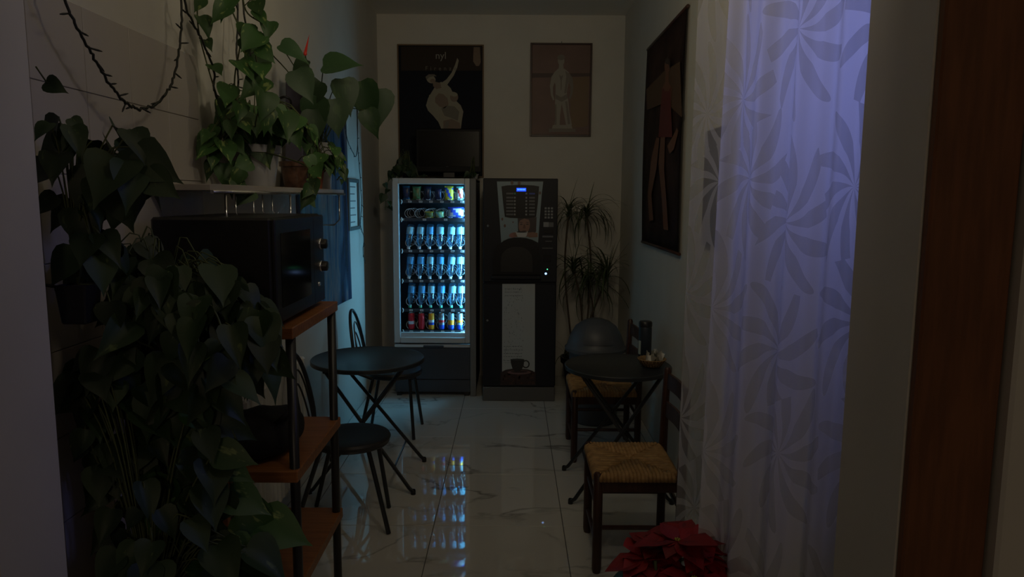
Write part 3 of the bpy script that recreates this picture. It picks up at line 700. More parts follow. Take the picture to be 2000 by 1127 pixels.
pr([(1262, 175), (1296, 140), (1328, 120), (1332, 230), (1300, 200), (1264, 215)], 3)
pr(ell(1303, 130, 5.5, 13), 0, .001); pr([(1298, 120), (1303, 110), (1309, 118), (1309, 138), (1306, 126), (1300, 124)], 2, .002)
pr([(1300, 142), (1306, 142), (1306, 160), (1312, 172), (1311, 196), (1292, 196), (1293, 172), (1299, 160)], 0, .001)
pr([(1294, 170), (1299, 178), (1306, 178), (1310, 170), (1310, 200), (1313, 268), (1286, 268), (1290, 210)], 1, .002)
pr([(1290, 268), (1299, 268), (1297, 330), (1302, 400), (1305, 450), (1296, 448), (1292, 380), (1286, 320)], 0, .001)
pr([(1312, 270), (1322, 250), (1325, 256), (1316, 292), (1308, 300), (1303, 285)], 0, .001)
pr([(1282, 268), (1288, 270), (1282, 330), (1272, 380), (1276, 430), (1268, 432), (1265, 380), (1272, 310)], 0, .001)
obj('painted_figure', b, [mat('paint_skin', (.17, .07, .035), .6), mat('paint_red', (.13, .018, .016), .6), mat('paint_hair', (.03, .015, .012), .6), mat('paint_ochre', (.10, .05, .022), .6)], t)
# dark framed picture on the right wall, seen through the lace
t = thing('framed_picture', 'narrow dark framed picture on the right wall, half hidden by the lace curtain', 'picture', (XR, 3.45, 1.4))
b = B()
for q in ((3.30, 3.33, 1.42, 1.98), (3.60, 3.63, 1.42, 1.98), (3.33, 3.60, 1.42, 1.45), (3.33, 3.60, 1.95, 1.98)): box(b, XR - .025, XR - .002, *q, .003)
obj('frame', b, BLACK, t); b = B(); box(b, XR - .012, XR - .003, 3.325, 3.605, 1.445, 1.955); obj('print', b, mat('grey_green_print', (.05, .055, .05), .4), t)
# blue poster and framed notice on the left wall
def lp(px, py, off): return PX(px, py, XL + off)
t = thing('wall_poster', 'large glossy blue poster of streaming water on the left wall behind the shelf', 'poster', (XL, 4.6, .9))
Y1 = lp(680, 480, .003).y; Z0 = lp(680, 584, .003).z
b = B(); g = []
for i in range(13):
    yy = 4.0 + (Y1 - 4.0) * i / 12; g.append([b.verts.new((XL + .004 + (.02 * ((i / 12) ** 8) * (1 - j / 10)) + .002 * math.sin(i * 1.3), yy + (0.04 * (j / 10 - .3) if i == 12 else 0), Z0 + 1.28 * j / 10)) for j in range(11)])
for i in range(12):
    for j in range(10): b.faces.new((g[i][j], g[i][j + 1], g[i + 1][j + 1], g[i + 1][j])).smooth = True
bmesh.ops.solidify(b, geom=b.faces[:], thickness=-.0008)
pm = bpy.data.materials.new('water_print'); pm.use_nodes = True; nt = pm.node_tree; pb = nt.nodes['Principled BSDF']
tc = nt.nodes.new('ShaderNodeNewGeometry'); mpn = nt.nodes.new('ShaderNodeMapping'); mpn.inputs['Scale'].default_value = (1, 3.0, .5)
nn = nt.nodes.new('ShaderNodeTexNoise'); nn.inputs['Scale'].default_value = 2.2; nn.inputs['Detail'].default_value = 4; nn.inputs['Distortion'].default_value = .6
rp_ = nt.nodes.new('ShaderNodeValToRGB'); e = rp_.color_ramp.elements; e[0].position = .3; e[0].color = (.015, .03, .08, 1); e[1].position = .8; e[1].color = (.7, .75, .8, 1)
for p_, c_ in ((.42, (.05, .10, .22)), (.50, (.12, .24, .40)), (.56, (.36, .36, .42)), (.62, (.16, .30, .48))): q = e.new(p_); q.color = (*c_, 1)
nt.links.new(tc.outputs['Position'], mpn.inputs[0]); nt.links.new(mpn.outputs[0], nn.inputs['Vector']); nt.links.new(nn.outputs['Fac'], rp_.inputs[0]); nt.links.new(rp_.outputs[0], pb.inputs['Base Color']); pb.inputs['Roughness'].default_value = .25
obj('sheet', b, pm, t)
t = thing('framed_notice', 'small framed white notice on the left wall beside the vending machine', 'notice', (XL, 5.4, 1.4))
y0, y1 = lp(678.5, 400, .01).y, lp(700, 400, .01).y; z1 = lp(678.5, 348, .01).z; z0 = lp(678.5, 452, .01).z
b = B(); fw = .045
for q in ((y0, y0 + fw, z0, z1), (y1 - fw, y1, z0, z1), (y0 + fw, y1 - fw, z0, z0 + fw * .6), (y0 + fw, y1 - fw, z1 - fw * .6, z1)): box(b, XL + .001, XL + .022, *q, .003)
obj('frame', b, mat('grey_green_frame', (.10, .11, .11), .5), t)
b = B(); box(b, XL + .002, XL + .010, y0 + fw * .8, y1 - fw * .8, z0 + fw * .5, z1 - fw * .5); sh = obj('sheet', b, PAPER, t)
b = B()
for k in range(6):
    zz = z1 - .06 - k * .052; q = .03 * (k % 2)
    box(b, XL + .0098, XL + .0104, y0 + fw + .05, y1 - fw - .05 - q, zz - .004, zz + .004)
obj('printed_lines', b, GREYP, sh)

# ---------------------------------------------------------------- shelving unit and microwave
UX = -.70; t = thing('shelving_unit', 'orange-stained wooden shelf unit with round graphite posts under the microwave', 'shelf unit', (-.87, 2.55, 0))
for zz, th in ((1.232, .038), (.754, .04), (.363, .04)):
    b = B(); box(b, -1.055, UX, 2.255, 2.85, zz - th, zz, .003); obj('shelf_board', b, PINE, t)
for yy in (2.275, 2.825):
    b = B(); tube(b, [(UX - .018, yy + (.012 if yy < 2.5 else -.012), 0), (UX - .018, yy + (.012 if yy < 2.5 else -.012), 1.194)], .0165, 14); obj('post', b, GMETAL, t)
for yy in (2.256,):
    b = B(); box(b, -1.055, -.935, yy, yy + .025, 0, .323, .002); box(b, -1.055, -.935, yy, yy + .025, .363, .714, .002); box(b, -1.055, -.935, yy, yy + .025, .754, 1.194, .002); obj('upright', b, PINE, t)
t = thing('microwave_oven', 'black microwave oven with two chrome-rimmed knobs on the wooden shelf unit', 'microwave', (-.93, 2.5, 1.232))
mx0, mx1, my0, my1, mz0, mz1 = -1.115, -.745, 2.21, 2.79, 1.246, 1.583
b = B(); box(b, mx0, mx1, my0, my1, mz0, mz1, .008); obj('body', b, BLACK, t)
b = B(); box(b, mx1, mx1 + .014, my0 + .003, my1 - .15, mz0 + .004, mz1 - .004, .004); dr = obj('door', b, BLACK, t)
b = B(); box(b, mx1 + .014, mx1 + .0155, my0 + .05, my1 - .2, mz0 + .05, mz1 - .05); obj('door_window', b, mat('dark_oven_window', (.006, .008, .01), .08), dr)
b = B(); box(b, mx1, mx1 + .012, my1 - .147, my1 - .003, mz0 + .004, mz1 - .004, .004); cp = obj('control_panel', b, BLACK, t)
for zz in (1.47, 1.385):
    b = B(); mt = Matrix.Translation((mx1 + .012, my1 - .055, zz)) @ Matrix.Rotation(PI / 2, 4, 'Y')
    lathe(b, [(.0, .026), (.017, .026), (.0185, .023), (.020, 0)], seg=20, mtx=mt)
    kn = obj('knob', b, BLACK, cp); b = B(); lathe(b, [(.0215, 0), (.0215, .006), (.0195, .006)], seg=20, mtx=mt); obj('knob_ring', b, CHROME, kn)
b = B(); lathe(b, [(0, .006), (.007, .006), (.009, 0)], seg=14, mtx=Matrix.Translation((mx1 + .012, my1 - .09, 1.32)) @ Matrix.Rotation(PI / 2, 4, 'Y')); obj('door_button', b, CHROME, cp)
b = B()
for a in (mx0 + .04, mx1 - .04):
    for c in (my0 + .07, my1 - .05): lathe(b, [(0, 0), (.014, 0), (.016, .014), (0, .014)], (a, c, 1.232), 12)
obj('foot', b, BLACK, t)
# black bag on the middle shelf
t = thing('bag', 'soft black bag slumped on the middle board of the wooden shelf unit', 'bag', (-.9, 2.55, .754))
b = B(); bmesh.ops.create_uvsphere(b, u_segments=28, v_segments=16, radius=1)
for v in b.verts:
    c = v.co; sq = lambda a, p: math.copysign(abs(a) ** p, a)
    x, y, z = sq(c.x, .75), sq(c.y, .8), sq(c.z, .7)
    z = max(z, -.9); z *= (1 - .28 * (x * -1 + 1) / 2 * (1 if z > 0 else 0))
    v.co = Vector((-.905 + .150 * x, 2.475 + .195 * y, (.754 + .066 + .072 * z) + .004 * math.sin(9 * x + 5 * y)))
    v.co.z = max(v.co.z, .7555)
obj('bag_body', b, CLOTH, t, True)
b = B(); tube(b, spline([(-.83, 2.40, .86), (-.78, 2.38, .90), (-.77, 2.44, .92), (-.79, 2.52, .90), (-.83, 2.56, .85)], 5), .008, 8); obj('strap', b, CLOTH, t, True)
b = B(); tube(b, spline([(-1.0, 2.33, .84), (-.92, 2.30, .845), (-.82, 2.32, .84), (-.77, 2.40, .83)], 5), .003, 6); obj('zip', b, GMETAL, t)

# ---------------------------------------------------------------- radiator
t = thing('radiator', 'white ribbed radiator on the left wall behind the shelf unit', 'radiator', (-1.15, 3.3, .18))
n = 16
for k in range(n):
    y = 2.90 + k * .055
    b = B(); box(b, -1.18, -1.105, y, y + .044, .18, .80, .01); obj('fin', b, RAD, t)
b = B(); tube(b, [(-1.145, 2.87, .23), (-1.145, 2.93 + n * .055, .23)], .014, 10); tube(b, [(-1.145, 2.89, .75), (-1.145, 2.93 + n * .055 - .04, .75)], .014, 10)
tube(b, [(-1.145, 2.87, .23), (-1.145, 2.87, .0)], .010, 10); obj('pipe', b, RAD, t)

# ---------------------------------------------------------------- wall shelf
t = thing('wall_shelf', 'long wall shelf with a chrome front rail on the left wall, loaded with plants', 'shelf', (XL, 3.3, 1.66))
SX, SY0, SY1, SZ = -.985, 2.36, 4.22, 1.688
b = B(); box(b, XL, SX, SY0, SY1, SZ - .022, SZ, .002); obj('shelf_board', b, mat('pale_shelf', (.42, .38, .34), .35), t)
b = B(); tube(b, [(SX + .004, SY0, SZ - .026), (SX + .004, SY1, SZ - .026)], .0065, 10); obj('rail', b, CHROME, t)
for yy in (2.48, 3.20, 4.1):
    b = B(); tube(b, [(SX, yy, SZ - .03), (SX, yy, SZ - .17), (SX - .03, yy, SZ - .20), (XL + .006, yy, SZ - .20)], .0045, 8); obj('bracket', b, CHROME, t)
for yy in (2.62, 2.8, 2.9, 3.02):
    b = B(); tube(b, [(SX - .02, yy, SZ - .024), (SX - .02, yy, SZ - .10), (SX - .005, yy, SZ - .12), (SX + .005, yy, SZ - .105)], .002, 6); obj('hook', b, CHROME, t)

# ---------------------------------------------------------------- tables and chairs
def bistro_table(label, cx, cy, r, zt, rz, fx, fy):
    t = thing('bistro_table', label, 'table', (cx, cy, 0), rz, 'round black folding bistro tables'); pb = local(t)
    b = B(); lathe(b, [(0, zt - .004), (r - .012, zt - .004), (r - .004, zt), (r, zt - .004), (r, zt - .022), (r - .01, zt - .026), (r - .014, zt - .012), (0, zt - .012)][0:8], seg=56)
    pb('tabletop', b, TTOP, True)
    for s in (-1, 1):
        for d in (-1, 1):
            off = .010 * d
            b = B(); tube(b, [(fx * d, (fy + .0) * s - .0, .012), (fx * d * .92, fy * s + off, .03), (-fx * d * .78, (fy * .62) * s + off, zt - .03)], .0105, 8)
            pb('leg', b, BLACKM, True)
            b = B(); lathe(b, [(0, 0), (.014, 0), (.014, .022), (.011, .028)], (fx * d, fy * s, 0), 10); pb('rubber_foot', b, BLACK, True)
    for p0, p1, rr_ in [((fx * d * .62, -fy * .93, .14), (fx * d * .62, fy * .93, .14), .006) for d in (-1, 1)] + [((-fx * d * .74, -fy * .66, zt - .05), (-fx * d * .74, fy * .66, zt - .05), .008) for d in (-1, 1)] + [((0, -fy * .8, .38), (0, fy * .8, .38), .006)]:
        b = B(); tube(b, [p0, p1], rr_, 8); pb('crossbar', b, BLACKM, True)
    return t
bistro_table('round black folding table by the left wall, in front of the vending machine', -.835, 4.08, .325, .722, 0, .29, .25)
bistro_table('round black folding table on the right, carrying the basket of sugar sachets', .60, 3.96, .300, .717, 0, .275, .24)

def metal_chair(label, cx, cy, rz, legs):
    # faces local +x; hoop back on -x
    t = thing('metal_chair', label, 'chair', (cx, cy, 0), rz, 'black metal hoop-back chairs'); pb = local(t)
    zs = .455; r = .195
    b = B(); lathe(b, [(0, zs + .008), (r * .6, zs + .010), (r * .9, zs + .014), (r - .006, zs + .012), (r, zs), (r - .006, zs - .016), (r * .85, zs - .016), (0, zs - .012)], seg=40); pb('seat', b, mat('black_vinyl', (.02, .021, .024), .42), True)
    for (lx, ly, tx_, ty_) in legs:
        b = B(); tube(b, [(tx_, ty_, zs - .015), ((tx_ + lx) / 2, (ty_ + ly) / 2, zs / 2), (lx, ly, 0.004)], .0115, 10); pb('leg', b, BLACKM, True)
    b = B(); pts = []
    for k in range(25):
        a = PI * k / 24; pts.append((-r - .03 - .06 * math.sin(a), .165 * math.cos(a) * 1.0, zs + .02 + .0 + .40 * math.sin(a) ** .8))
    tube(b, [(-r * .6, .165, zs - .02)] + pts + [(-r * .6, -.165, zs - .02)], .011, 10); pb('hoop_back', b, BLACKM, True)
    for w_, h_ in ((.105, .34), (.06, .27)):
        b = B(); pts = []
        for k in range(19):
            a = PI * k / 18; pts.append((-r - .02 - .05 * math.sin(a), w_ * math.cos(a), zs + .0 + h_ * math.sin(a) ** .8))
        tube(b, pts, .005, 8); pb('inner_hoop', b, BLACKM, True)
    b = B(); tube(b, [(r * math.cos(2 * PI * k / 32) * .93, r * math.sin(2 * PI * k / 32) * .93, zs - .02) for k in range(32)], .008, 8, closed=True)
    pb('seat_ring', b, BLACKM, True)
    return t
metal_chair('black round-seat metal chair nearest the camera, beside the shelf unit', -.80, 3.47, 0,
            [(.20, -.12, .10, -.10), (.15, .18, .10, .12), (-.24, .19, -.12, .14), (-.26, -.16, -.12, -.12)])
metal_chair('black round-seat metal chair behind the left table, by the vending machine', -.815, 4.86, 0,
            [(.15, -.13, .12, -.10), (.165, .21, .12, .10), (-.20, .19, -.12, .14), (-.22, -.16, -.12, -.12)])

def straw_chair(label, x0, x1, y0, y1):
    # back on the +x side
    t = thing('rush_seat_chair', label, 'chair', ((x0 + x1) / 2, (y0 + y1) / 2, 0), 0, 'dark wooden chairs with woven straw seats')
    zs = .45; rl = .021
    for (x, y, h) in ((x0, y0, zs + .012), (x0, y1, zs + .012), (x1, y0, .84), (x1, y1, .84)):
        b = B(); k = 1 if h < .6 else 0
        if k: tube(b, [(x, y, 0), (x, y, .02), (x, y, h - .01), (x, y, h)], [rl * .8, rl, rl, rl * .7], 12)
        else: tube(b, [(x, y, 0), (x, y, .02), (x, y, zs), (x + .003, y, .64), (x + .010, y, h - .012), (x + .010, y, h)], [rl * .8, rl, rl, rl * .9, rl * .85, rl * .5], 12)
        obj('leg' if k else 'back_post', b, DARKWOOD, t, True)
    # woven seat: four triangular fields of strands over a frame
    b = B(); cx, cy = (x0 + x1) / 2, (y0 + y1) / 2; q = .006
    n = 22
    def strand(p0, p1, zz=0):
        tube(b, [p0 + Vector((0, 0, -.022)), p0, (p0 + p1) / 2 + Vector((0, 0, .002)), p1, p1 + Vector((0, 0, -.022))], .0085, 5)
    X0_, X1_, Y0_, Y1_ = x0 - .016, x1 - .012, y0 - .016, y1 + .016
    for k in range(n):
        f = (k + .5) / n
        yy = Y0_ + (Y1_ - Y0_) * f; d = min(f, 1 - f) * (X1_ - X0_)
        if d > .01:
            tube(b, [(X0_, yy, zs - .024), (X0_ + .002, yy, zs - .004), (X0_ + .012, yy, zs + .004), (X0_ + d, yy, zs + .000 + .004 * math.sin(k * 2.1))], .0105, 6)
            tube(b, [(X1_, yy, zs - .024), (X1_ - .002, yy, zs - .004), (X1_ - .012, yy, zs + .004), (X1_ - d, yy, zs + .000 + .004 * math.sin(k * 2.1))], .0105, 6)
        xx = X0_ + (X1_ - X0_) * f; d = min(f, 1 - f) * (Y1_ - Y0_)
        if d > .01:
            tube(b, [(xx, Y0_, zs - .024), (xx, Y0_ + .002, zs - .004), (xx, Y0_ + .012, zs + .004), (xx, Y0_ + d, zs + .000 + .004 * math.sin(k * 1.7))], .0105, 6)
            tube(b, [(xx, Y1_, zs - .024), (xx, Y1_ - .002, zs - .004), (xx, Y1_ - .012, zs + .004), (xx, Y1_ - d, zs + .000 + .004 * math.sin(k * 1.7))], .0105, 6)
    box(b, X0_ + .01, X1_ - .01, Y0_ + .01, Y1_ - .01, zs - .02, zs + .003)
    obj('seat', b, STRAW, t)
    b = B(); z0, z1 = zs - .075, zs - .024
    box(b, x0, x1, y0 - .012, y0 + .010, z0, z1, .003); box(b, x0, x1, y1 - .010, y1 + .012, z0, z1, .003)
    box(b, x0 - .012, x0 + .010, y0, y1, z0, z1, .003); box(b, x1 - .01, x1 + .012, y0, y1, z0, z1, .003); obj('apron', b, DARKWOOD, t)
    for (p0, p1) in (((x0, y0, .21), (x1, y0, .21)), ((x0, y1, .21), (x1, y1, .21)), ((x0, y0, .29), (x0, y1, .29)), ((x1, y0, .29), (x1, y1, .29)), ((x0, y0, .12), (x0, y1, .12))):
        b = B(); tube(b, [p0, p1], .0105, 8); obj('stretcher', b, DARKWOOD, t, True)
    for zz in (.60, .74):
        b = B(); g = []
        for k in range(9):
            f = k / 8; yy = y0 + (y1 - y0) * f; bow = .02 * math.sin(PI * f) + (zz - .45) * .03
            g.append((x1 + bow, yy))
        for (a, c) in zip(g, g[1:]):
            vs = [b.verts.new(v) for v in ((a[0] - .006, a[1], zz), (c[0] - .006, c[1], zz), (c[0] - .004, c[1], zz + .075), (a[0] - .004, a[1], zz + .075), (a[0] + .006, a[1], zz), (c[0] + .006, c[1], zz), (c[0] + .008, c[1], zz + .075), (a[0] + .008, a[1], zz + .075))]
            for f in ((0, 1, 2, 3), (7, 6, 5, 4), (3, 2, 6, 7), (0, 4, 5, 1)): b.faces.new([vs[i] for i in f])
        obj('back_slat', b, DARKWOOD, t, True)
    return t
straw_chair('dark wooden straw-seat chair in the foreground, its side cut off by the lace curtain', .382, .745, 3.0, 3.39)
straw_chair('dark wooden straw-seat chair behind the right table, in front of the waste bin', .395, .79, 4.34, 4.77)

# ---------------------------------------------------------------- things on the right table
p = P(1283, 713, 3.94); zt = .717
t = thing('basket', 'small round wicker basket of sugar sachets on the right table', 'basket', (.785, 3.93, zt)); pb = local(t)
b = B()
for k in range(7): lathe(b, [(.045 + .0048 * k, .002 + .0062 * k), (.050 + .0048 * k, .005 + .0062 * k), (.046 + .0048 * k, .0075 + .0062 * k)], seg=28)
lathe(b, [(0, .003), (.048, .003), (.075, .046)], seg=28); pb('basket_body', b, WICKER, True)
for k in range(22):
    a = 2 * PI * k / 22; b = B(); tube(b, [(.049 * math.cos(a), .049 * math.sin(a), .002), (.080 * math.cos(a), .080 * math.sin(a), .046)], .0022, 5); pb('stake', b, WICKER)
rr = random.Random(11); me = None
for k in range(26):
    s = .026 if k > 4 else .022
    if me is None:
        b = B(); g = []
        for i in range(5): g.append([b.verts.new((-.5 + i / 4 * 1.0, .06 * math.sin(PI * i / 4) * (1 if j % 2 else .2), -1 + j * .5)) for j in range(5)])
        for i in range(4):
            for j in range(4): b.faces.new((g[i][j], g[i + 1][j], g[i + 1][j + 1], g[i][j + 1]))
        bmesh.ops.solidify(b, geom=b.faces[:], thickness=.05)
        me = bpy.data.meshes.new('sugar_sachet'); b.to_mesh(me); b.free(); me.materials.append(PAPER)
    a = rr.uniform(0, 6.28); rad = rr.uniform(.0, .048)
    o = bpy.data.objects.new('sugar_sachet', me); C.objects.link(o)
    o.location = (.785 + rad * math.cos(a) + (.012 if k > 8 else 0), 3.93 + rad * math.sin(a), zt + .040 + rr.uniform(0, .028))
    o.rotation_euler = (rr.uniform(-.5, .5), rr.uniform(-.6, .6), rr.uniform(0, 3.1)); o.scale = (s * .75, s, s)
    tag(o, 'white paper sugar sachet standing in the small wicker basket', 'sugar sachet', 'sugar sachets in the wicker basket')
q = P(1259, 690, 4.12)
t = thing('drinking_flask', 'dark cylindrical flask with a pale label behind the wicker basket', 'flask', (q.x, 4.12, zt)); pb = local(t)
b = B(); lathe(b, [(0, 0), (.036, 0), (.038, .004), (.038, .185), (.036, .19)], seg=24); pb('flask_body', b, mat('dark_blue_flask', (.02, .03, .045), .4), True)
b = B(); lathe(b, [(.036, .19), (.039, .192), (.039, .215), (.034, .222), (0, .222)], seg=24); pb('lid', b, BLACK, True)
b = B(); g0 = []
for k in range(7):
    a = PI * 1.02 + k * .11; g0.append((b.verts.new((.0384 * math.cos(a), .0384 * math.sin(a), .03)), b.verts.new((.0384 * math.cos(a), .0384 * math.sin(a), .11))))
for a_, c_ in zip(g0, g0[1:]): b.faces.new((a_[0], c_[0], c_[1], a_[1]))
pb('paper_label', b, mat('mint_label', (.45, .52, .48), .5))

# ---------------------------------------------------------------- waste bin
t = thing('waste_bin', 'large grey-blue waste bin with a domed swing lid beside the coffee machine', 'bin', (.62, 5.20, 0)); pb = local(t)
b = B(); lathe(b, [(0, 0), (.155, 0), (.165, .01), (.195, .50), (.20, .55), (.19, .55), (.17, .1), (0, .1)], seg=36); pb('bin_body', b, BIN, True)
b = B(); lathe(b, [(.205, .535), (.226, .538), (.228, .560), (.212, .575), (.205, .60), (.185, .655), (.150, .715), (.10, .752), (.05, .770), (0, .774)], seg=36); pb('lid', b, BIN, True)
b = B()
for k in range(13):
    pass
g = [[b.verts.new(((.206 * math.sqrt(max(0, 1 - (v_ / 1.05) ** 2)) + .003) * math.sin(-.55 + 1.1 * i / 8), -(.206 * math.sqrt(max(0, 1 - (v_ / 1.05) ** 2)) + .003) * math.cos(-.55 + 1.1 * i / 8), .60 + .18 * v_)) for i in range(9)] for v_ in (0.05, .2, .35, .5, .65, .8)]
for j in range(5):
    for i in range(8): b.faces.new((g[j][i], g[j][i + 1], g[j + 1][i + 1], g[j + 1][i])).smooth = True
pb('swing_flap', b, BIN, True)

# ---------------------------------------------------------------- curtains
def curtain(name, label, path, ztop, zbot, folds, amp, m, lean=0.0, seed=1):
    rr = random.Random(seed); path = spline(path, 14)
    L = [0]
    for a, c in zip(path, path[1:]): L.append(L[-1] + (c - a).length)
    b = B(); uvl = b.loops.layers.uv.new('uv'); n = 110; nz = 26; cols = []
    ph = [rr.uniform(0, 6) for _ in range(4)]
    for i in range(n + 1):
        s = L[-1] * i / n; k = 0
        while k < len(L) - 2 and L[k + 1] < s: k += 1
        f = (s - L[k]) / max(1e-6, L[k + 1] - L[k]); p = path[k].lerp(path[k + 1], f); d = (path[k + 1] - path[k]).normalized(); nn_ = Vector((d.y, -d.x, 0))
        col = []
        for j in range(nz + 1):
            u = i / n; v = j / nz
            wv = math.sin(2 * PI * folds * u + ph[0] + .5 * math.sin(3 * v + ph[1])) + .35 * math.sin(2 * PI * folds * 2.3 * u + ph[2] + v)
            q = p + nn_ * wv * amp * (.75 + .25 * v) + d * (lean * v * (1 - .4 * u))
            col.append((b.verts.new((q.x, q.y, ztop + (zbot - ztop) * v)), u, v))
        cols.append(col)
    for i in range(n):
        for j in range(nz):
            q = (cols[i][j], cols[i + 1][j], cols[i + 1][j + 1], cols[i][j + 1]); fc = b.faces.new([a[0] for a in q]); fc.smooth = True
            for lp_, a in zip(fc.loops, q): lp_[uvl].uv = (a[1] * L[-1] * 1.9, a[2] * (ztop - zbot))
    o = obj(name, b, m); tag(o, label, 'curtain'); return o
curtain('lace_curtain', 'thin lace curtain panel farther back, nearest the straw-seat chair', [(.588, 2.36, 0), (.72, 2.33, 0), (.85, 2.30, 0), (.955, 2.27, 0)], 3.12, .03, 2.5, .012, LACE2, -.02, 4)
curtain('lace_curtain', 'broad lace curtain panel tinted violet by the window, beside the doorway', [(.60, 2.02, 0), (.68, 1.92, 0), (.76, 1.79, 0), (.86, 1.66, 0)], 3.12, .03, 3.5, .020, LACE, -.045, 9)
t = thing('curtain_rod', 'thin metal rod above the lace curtains', 'curtain rod', (.7, 2, 3.14)); b = B(); tube(b, [(.50, 2.42, 3.14), (.92, 1.64, 3.14)], .010, 10); obj('rod', b, GMETAL, t)
b = B(); tube(b, [(.55, 2.33, 3.14), (.55, 2.33, ZC)], .006, 8); tube(b, [(.88, 1.72, 3.14), (.88, 1.72, ZC)], .006, 8); obj('ceiling_bracket', b, GMETAL, t)

# ---------------------------------------------------------------- leaves
def leaf_mesh(name, outline, m, fold=.22, droop=.25, curl=0.0):
    # outline: half-width at positions along the midrib
    b = B(); rows_ = []
    for (y, ws) in outline:
        rows_.append([b.verts.new((x, y - curl * abs(x), fold * abs(x) - droop * y * y)) for x in ws])
    for a, c in zip(rows_, rows_[1:]):
        if len(a) == len(c):
            for i in range(len(a) - 1): b.faces.new((a[i], a[i + 1], c[i + 1], c[i]))
        else:
            s, l, rev = (a, c, False) if len(a) == 1 else (c, a, True)
            for i in range(len(l) - 1): b.faces.new((s[0], l[i + 1], l[i]) if not rev else (l[i], l[i + 1], s[0]))
    for f in b.faces: f.smooth = True
    me = bpy.data.meshes.new(name); b.to_mesh(me); b.free(); me.materials.append(m); return me
def W(*w): return tuple([-x for x in w][::1] + [0] + [x for x in reversed(w)])
def heart(m, d, wd=1.0, f=.22):
    return leaf_mesh('leaf', [(y, W(a * wd, a * .5 * wd)) for y, a in ((-.02, .22), (.05, .36), (.20, .455), (.38, .44), (.55, .36), (.70, .25), (.84, .13), (.95, .05))] + [(1.08, (0,))], m, f, d, .12)
HEARTS = [heart(LEAF, .15), heart(LEAF, .4, 1.05, .35), heart(LEAF, .05, .85, .15)]
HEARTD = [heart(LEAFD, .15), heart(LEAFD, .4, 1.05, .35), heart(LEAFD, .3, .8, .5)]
def blade(bend):
    b = B(); y = z = 0; prev = None; n = 9
    for k in range(n + 1):
        f = k / n; wd = .017 * (1 - f) ** .6 + .001; a = bend * f ** .8
        cur = [b.verts.new((x, y + abs(x) * .3 * math.sin(a), z + abs(x) * .3 * math.cos(a))) for x in (-wd, 0, wd)]
        if prev:
            for i in (0, 1): b.faces.new((prev[i], prev[i + 1], cur[i + 1], cur[i])).smooth = True
        prev = cur; y += math.cos(a) / n; z -= math.sin(a) / n
    me = bpy.data.meshes.new('leaf'); b.to_mesh(me); b.free(); me.materials.append(DRAC); return me
BLADE = [blade(.25), blade(1.6), blade(2.3), blade(2.8)]
BRACT = [leaf_mesh('bract', [(0, (-.03, 0, .03)), (.25, (-.20, -.1, 0, .1, .20)), (.5, (-.27, -.13, 0, .13, .27)), (.75, (-.15, -.07, 0, .07, .15)), (1, (0,))][1:] if False else
         [(0, (0,)), (.25, (-.20, -.1, 0, .1, .20)), (.5, (-.27, -.13, 0, .13, .27)), (.75, (-.15, -.07, 0, .07, .15)), (1, (0,))], REDL, .25, dd) for dd in (.1, .35)]
GLEAF = [leaf_mesh('leaf', [(0, (0,)), (.25, (-.20, -.1, 0, .1, .20)), (.5, (-.27, -.13, 0, .13, .27)), (.75, (-.15, -.07, 0, .07, .15)), (1, (0,))], LEAFD, .25, .3)]
def clampx(p):
    p = Vector(p); p.x = max(p.x, XL + .03); return p
def put_leaf(parent, pos, tip, nrm, s, meshes, rr):
    # a leaf never reaches behind the left wall
    tip = Vector(tip).normalized(); pos = Vector(pos)
    e = pos.x + tip.x * s - .1 * s
    if e < XL + .03: pos.x += XL + .03 - e
    return inst('leaf', rr.choice(meshes), frame_mtx(pos, tip, nrm, s, rr.uniform(.85, 1.1)), parent)
def vine(parent, pts, n, size, rr, meshes, stem=.003, out=(0.5, -.8, .1), start=.0, spread=.06):
    pp = spline(pts, 8); b = B(); tube(b, pp, stem, 6)
    O = Vector(out)
    for k in range(n):
        f = start + (1 - start) * (k + .5) / n; i = min(len(pp) - 2, int(f * (len(pp) - 1))); p = pp[i]
        side = O + Vector((rr.uniform(-.9, .9), rr.uniform(-.7, .4), rr.uniform(-.1, .6))); side.normalize()
        q = clampx(p + side * spread * rr.uniform(.5, 1.2)); tube(b, [p, (p + q) / 2 + Vector((0, 0, .01)), q], stem * .6, 5)
        tip = Vector((rr.uniform(-.6, .6), rr.uniform(-.5, .2), rr.uniform(-1.2, -.45))) + side * .4
        nrm = O * .8 + Vector((rr.uniform(-.5, .5), rr.uniform(-.5, .3), rr.uniform(.0, .9)))
        put_leaf(parent, q, tip, nrm, size * rr.uniform(.65, 1.15), meshes, rr)
    obj('vine', b, VINE, parent)
def bush(parent, c, rad, n, size, rr, meshes, root, stem=.0022, up_bias=.2):
    b = B(); c = Vector(c); root = Vector(root)
    for k in range(n):
        while True:
            v = Vector((rr.uniform(-1, 1), rr.uniform(-1, 1), rr.uniform(-1, 1)))
            if .25 < v.length < 1: break
        p = clampx(c + Vector((v.x * rad[0], v.y * rad[1], v.z * rad[2])))
        tube(b, spline([root, root.lerp(p, .5) + Vector((0, 0, .05 + .1 * rr.random())), p], 3), stem, 4)
        tip = Vector((v.x, v.y, v.z * .3 - .75)) + Vector((rr.uniform(-.4, .4), rr.uniform(-.4, .2), 0))
        nrm = Vector((v.x * .5 + .3, v.y * .5 - .6, up_bias + .5 + v.z * .4)) + Vector((rr.uniform(-.3, .3),) * 3)
        put_leaf(parent, p, tip, nrm, size * rr.uniform(.6, 1.2), meshes, rr)
    obj('stems', b, VINE, parent)
